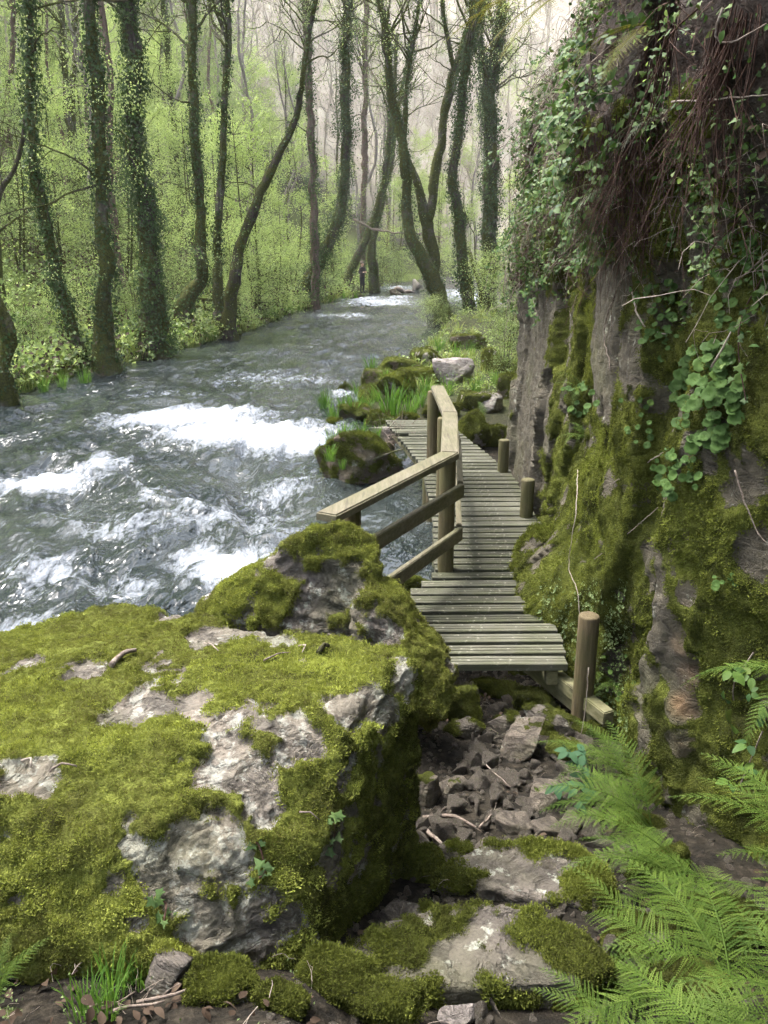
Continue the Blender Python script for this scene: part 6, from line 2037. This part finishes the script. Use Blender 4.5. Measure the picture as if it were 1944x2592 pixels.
vine('pale thin vine hanging down to the round end post', [(1462, 1190), (1458, 1290), (1440, 1430), (1462, 1500), (1472, 1640)], .004, 'twig_pale', .06)
vine('pale vine dropping from the end post to the ferns', [(1490, 1690), (1482, 1800), (1470, 1880), (1500, 1960)], .004, 'twig_pale', D=4.25)
vine('crooked brown vine across the bare brown slab', [(1620, 600), (1560, 740), (1530, 830), (1545, 940)], .007, 'twig', .03)
vine('curved vine from the slab to the moss streak', [(1600, 740), (1620, 810), (1660, 840), (1700, 842)], .006, 'twig_pale', .05)
vine('straight pale stalk slanting over the upper right cliff', [(1700, 258), (1800, 252), (1944, 240)], .004, 'twig_pale', .12)
vine('fallen stalk slanting below the navelwort clumps', [(1545, 1225), (1640, 1170), (1745, 1100)], .004, 'twig_pale', .07)
vine('thin stalk slanting low over the moss', [(1505, 1415), (1590, 1350), (1665, 1285)], .003, 'twig_pale', .06)
vine('bare vine on the dark rock at the right edge', [(1860, 1190), (1885, 1270), (1920, 1350), (1950, 1380)], .004, 'twig', .05)
vine('dead stalk above the large navelwort clump', [(1800, 930), (1830, 880), (1850, 840)], .005, 'twig_pale', .12)
vine('long straight dead stalk through the leafy slope', [(1380, 690), (1460, 610), (1540, 530), (1580, 500)], .006, 'twig', .10)
vine('thin stem hanging in the upper roots', [(1620, 260), (1630, 300), (1632, 340)], .004, 'twig_pale', .12)
vine('tangled vine in the upper right corner', [(1830, 20), (1810, 90), (1850, 110), (1940, 60)], .005, 'twig', .1)
vine('dead stalk crossing the far right rock', [(1944, 640), (1880, 700), (1840, 720)], .004, 'twig', .1)
# blue green plant beside the wedge stone
base = at_g(1500, 2030)
pl = thing('leafy_plant', 'blue green plant with paired oval leaflets beside the gully stones', 'plant', base)
tips = [at_D(1385, 1985, base[1] - .05) + np.array([0, -.05, .02]), at_D(1425, 1885, base[1] + .1), at_D(1470, 1890, base[1] + .15), at_D(1460, 2045, base[1] - .12)]
from mathutils import Quaternion
for k, tp in enumerate(tips):
    Q = smooth_line(np.array([base, .5 * (base + tp) + np.array([0, 0, .06]), tp]), .02)
    obj('stem', lines_mesh('stem', [(Q - base, np.full(len(Q), .003))], 'leaf_blue', 4), pl)
    for u in (.45, .62, .78, .92):
        q = Q[int(u * (len(Q) - 1))] - base
        for sg in (-1, 0, 1) if u > .9 else (-1, 1):
            o = obj('leaflet', BLUE[(k + int(u * 10)) % 3], pl, q, None, .062 * (.8 if k == 3 else 1))
            o.rotation_mode = 'QUATERNION'
            dd = Q[-1] - Q[0]
            az = math.atan2(dd[1], dd[0]) + sg * 1.15
            o.rotation_quaternion = Vector((-.1, -.35, 1)).to_track_quat('Z', 'X') @ Quaternion((0, 0, 1), az + rs2.normal() * .15)
# little ivy sprigs on the big boulder
for lb, pts in [('small ivy sprig on the moss cushion of the boulder', [(640, 2150), (665, 2165), (680, 2210), (660, 2240)]), ('small ivy sprig low on the boulder front', [(400, 2280), (430, 2290), (415, 2330)]), ('ivy sprig hanging on the dark side of the boulder', [(860, 2090), (850, 2140), (835, 2170)])]:
    P = [on_b(*p, .02) for p in pts]
    r = thing('ivy', lb, 'ivy', P[0], 'ivy sprigs on the boulder')
    Q = smooth_line(np.array(P), .02)
    obj('stem', lines_mesh('stem', [(Q - P[0], np.full(len(Q), .0015))], 'root', 3), r)
    for k in range(7):
        o = obj('leaf', IL[k % 5], r, Q[rs2.integers(0, len(Q))] - P[0] + rs2.normal(size=3) * .012, None, .03 * rs2.uniform(.6, 1.2))
        o.rotation_mode = 'QUATERNION'
        o.rotation_quaternion = Vector((rs2.normal() * .3, -.8, .8)).to_track_quat('Z', 'X') @ Quaternion((0, 0, 1), rs2.uniform(0, 6.28))
# dead leaves and dry stems in the lower left corner and along the gully
DL = [leafy_sprig('dead_%d' % i, 860 + i, 'leaf_dead', 4, .05) for i in range(3)] + [strand_mesh('dead_strand', 870, 'twig_pale', 5, .16), sprig_mesh('weed', 871, 7, .04, (.015, .03), 'leaf_mid', .02)]
n = 220
P = np.vstack([np.column_stack([rs2.uniform(-1.2, -.2, 110), rs2.uniform(1.2, 2.0, 110)]), np.column_stack([rs2.uniform(-.2, 1.5, 110), rs2.uniform(1.2, 5.0, 110)])])
P = np.column_stack([P, terr(P[:, 0], P[:, 1]) + .012])
tag(scatter('leaf_litter', P, np.column_stack([rs2.normal(size=(n, 2)) * .25, rs2.uniform(0, 6.28, n)]), rs2.uniform(.35, .75, n), DL), 'dead leaves and dry stems on the ground between the rocks', kind='stuff')

# ------------------------------------------------------------------ the person at the far bank
t = NT('skin_tone'); M['skin'] = t.done(t.princ(Base_Color=(.46, .27, .2), Roughness=.55))
t = NT('jacket_cloth'); M['jacket'] = t.done(t.princ(Base_Color=t.ramp(t.noise(6), [(.4, (.012, .011, .014)), (.6, (.035, .018, .022))]), Roughness=.8))
t = NT('trouser_cloth'); M['trousers'] = t.done(t.princ(Base_Color=(.010, .010, .012), Roughness=.85))
t = NT('hair_brown'); M['hair'] = t.done(t.princ(Base_Color=(.06, .03, .018), Roughness=.6))
sk = [((0, 0, .95), .145), ((0, 0, 1.12), .135), ((0, .01, 1.30), .16), ((0, 0, 1.43), .075), ((0, .01, 1.50), .058), ((0, .025, 1.60), .095), ((0, .02, 1.67), .08)]
ed = [(0, 1), (1, 2), (2, 3), (3, 4), (4, 5), (5, 6)]
for s in (-1, 1):
    b = len(sk)
    sk += [((s * .10, 0, .86), .10), ((s * .105, .01, .50), .072), ((s * .11, -.02, .12), .05), ((s * .11, -.01, .045), .045), ((s * .13, .15, .035), .036)]
    ed += [(0, b), (b, b + 1), (b + 1, b + 2), (b + 2, b + 3), (b + 3, b + 4)]
    b = len(sk)
    sk += [((s * .17, 0, 1.37), .075), ((s * .25, -.02, 1.10), .055), ((s * .12, .20, 1.16), .04), ((s * .06, .255, 1.18), .03)]
    ed += [(2, b), (b, b + 1), (b + 1, b + 2), (b + 2, b + 3)]
me = bpy.data.meshes.new('person')
me.from_pydata([p for p, r in sk], ed, [])
po = bpy.data.objects.new('person', me)
COL.objects.link(po)
md = po.modifiers.new('skin', 'SKIN')
for v, (p, r) in zip(me.skin_vertices[0].data, sk):
    v.radius = (r, r * (.8 if r > .12 else 1))
me.skin_vertices[0].data[0].use_root = True
po.modifiers.new('sub', 'SUBSURF').levels = 2
em = bpy.data.meshes.new_from_object(po.evaluated_get(bpy.context.evaluated_depsgraph_get()))
po.modifiers.clear()
bm = bmesh.new()
bm.from_mesh(em)
def blob(bm, c, s, mi):
    r = bmesh.ops.create_icosphere(bm, subdivisions=2, radius=1)
    for v in r['verts']:
        v.co = Vector((v.co.x * s[0] + c[0], v.co.y * s[1] + c[1], v.co.z * s[2] + c[2]))
    for f in {f for v in r['verts'] for f in v.link_faces}:
        f.material_index = mi
for f in bm.faces:
    c = f.calc_center_median()
    hand = c.z > 1.08 and c.y > .19 and c.z < 1.3
    f.material_index = 2 if (c.z > 1.47 or hand) else (1 if c.z < .90 else 0)
    f.smooth = True
blob(bm, (0, .118, 1.595), (.014, .022, .022), 2)
blob(bm, (.037, .098, 1.625), (.013, .012, .009), 3)
blob(bm, (-.037, .098, 1.625), (.013, .012, .009), 3)
blob(bm, (0, .108, 1.555), (.024, .010, .007), 2)
for s in (-1, 1):
    blob(bm, (s * .092, .015, 1.60), (.012, .022, .032), 2)
    for k in range(5):
        blob(bm, (s * (.035 - .012 * (k == 4)), .27 + .012 * math.sin(k), 1.145 + .018 * k), (.04, .012, .0085), 2)
bm.to_mesh(em)
bm.free()
for k in ('jacket', 'trousers', 'skin', 'hair'):
    em.materials.append(M[k])
po.data = em
hv, hf = ICO[3]
hv = hv * np.array([.105, .115, .11]) * (1 + .06 * fbm(hv, 3, 2))[:, None] + np.array([0, -.015, 1.655])
k = hv[:, 1] > .05
hv[k, 2] = np.maximum(hv[k, 2], 1.66)
hm = mk_mesh('hair', hv, hf)
hm.materials.append(M['hair'])
obj('hair', hm, po)
pc = at_D(917, 742, 50.5)
po.location = pc
po.rotation_euler = (0, 0, R(-130))
tag(po, 'person in a dark jacket and black trousers standing at the far bank', 'person')
# the bank the person stands on
rock('bank_rock', 'low earthy bank ledge under the standing person', 905, 750, 60, 16, 91, 'river_rock', .6, 4, D=50.6, flat=.35)

# ------------------------------------------------------------------ a little moisture in the air
bm = bmesh.new()
bmesh.ops.create_cube(bm, size=1)
me = bpy.data.meshes.new('haze')
bm.to_mesh(me)
bm.free()
hz = obj('haze', me, loc=(0, 113, 58), scl=(320, 250, 120), kind='stuff')
tag(hz, 'thin pale haze between the camera and the far hillside')
hm = bpy.data.materials.new('haze')
hm.use_nodes = True
hm.node_tree.nodes.clear()
ho = hm.node_tree.nodes.new('ShaderNodeOutputMaterial')
hv_ = hm.node_tree.nodes.new('ShaderNodeVolumePrincipled')
hv_.inputs['Density'].default_value = .00042
hv_.inputs['Color'].default_value = (1, .98, .97, 1)
hv_.inputs['Anisotropy'].default_value = .2
hm.node_tree.links.new(hv_.outputs[0], ho.inputs['Volume'])
me.materials.append(hm)
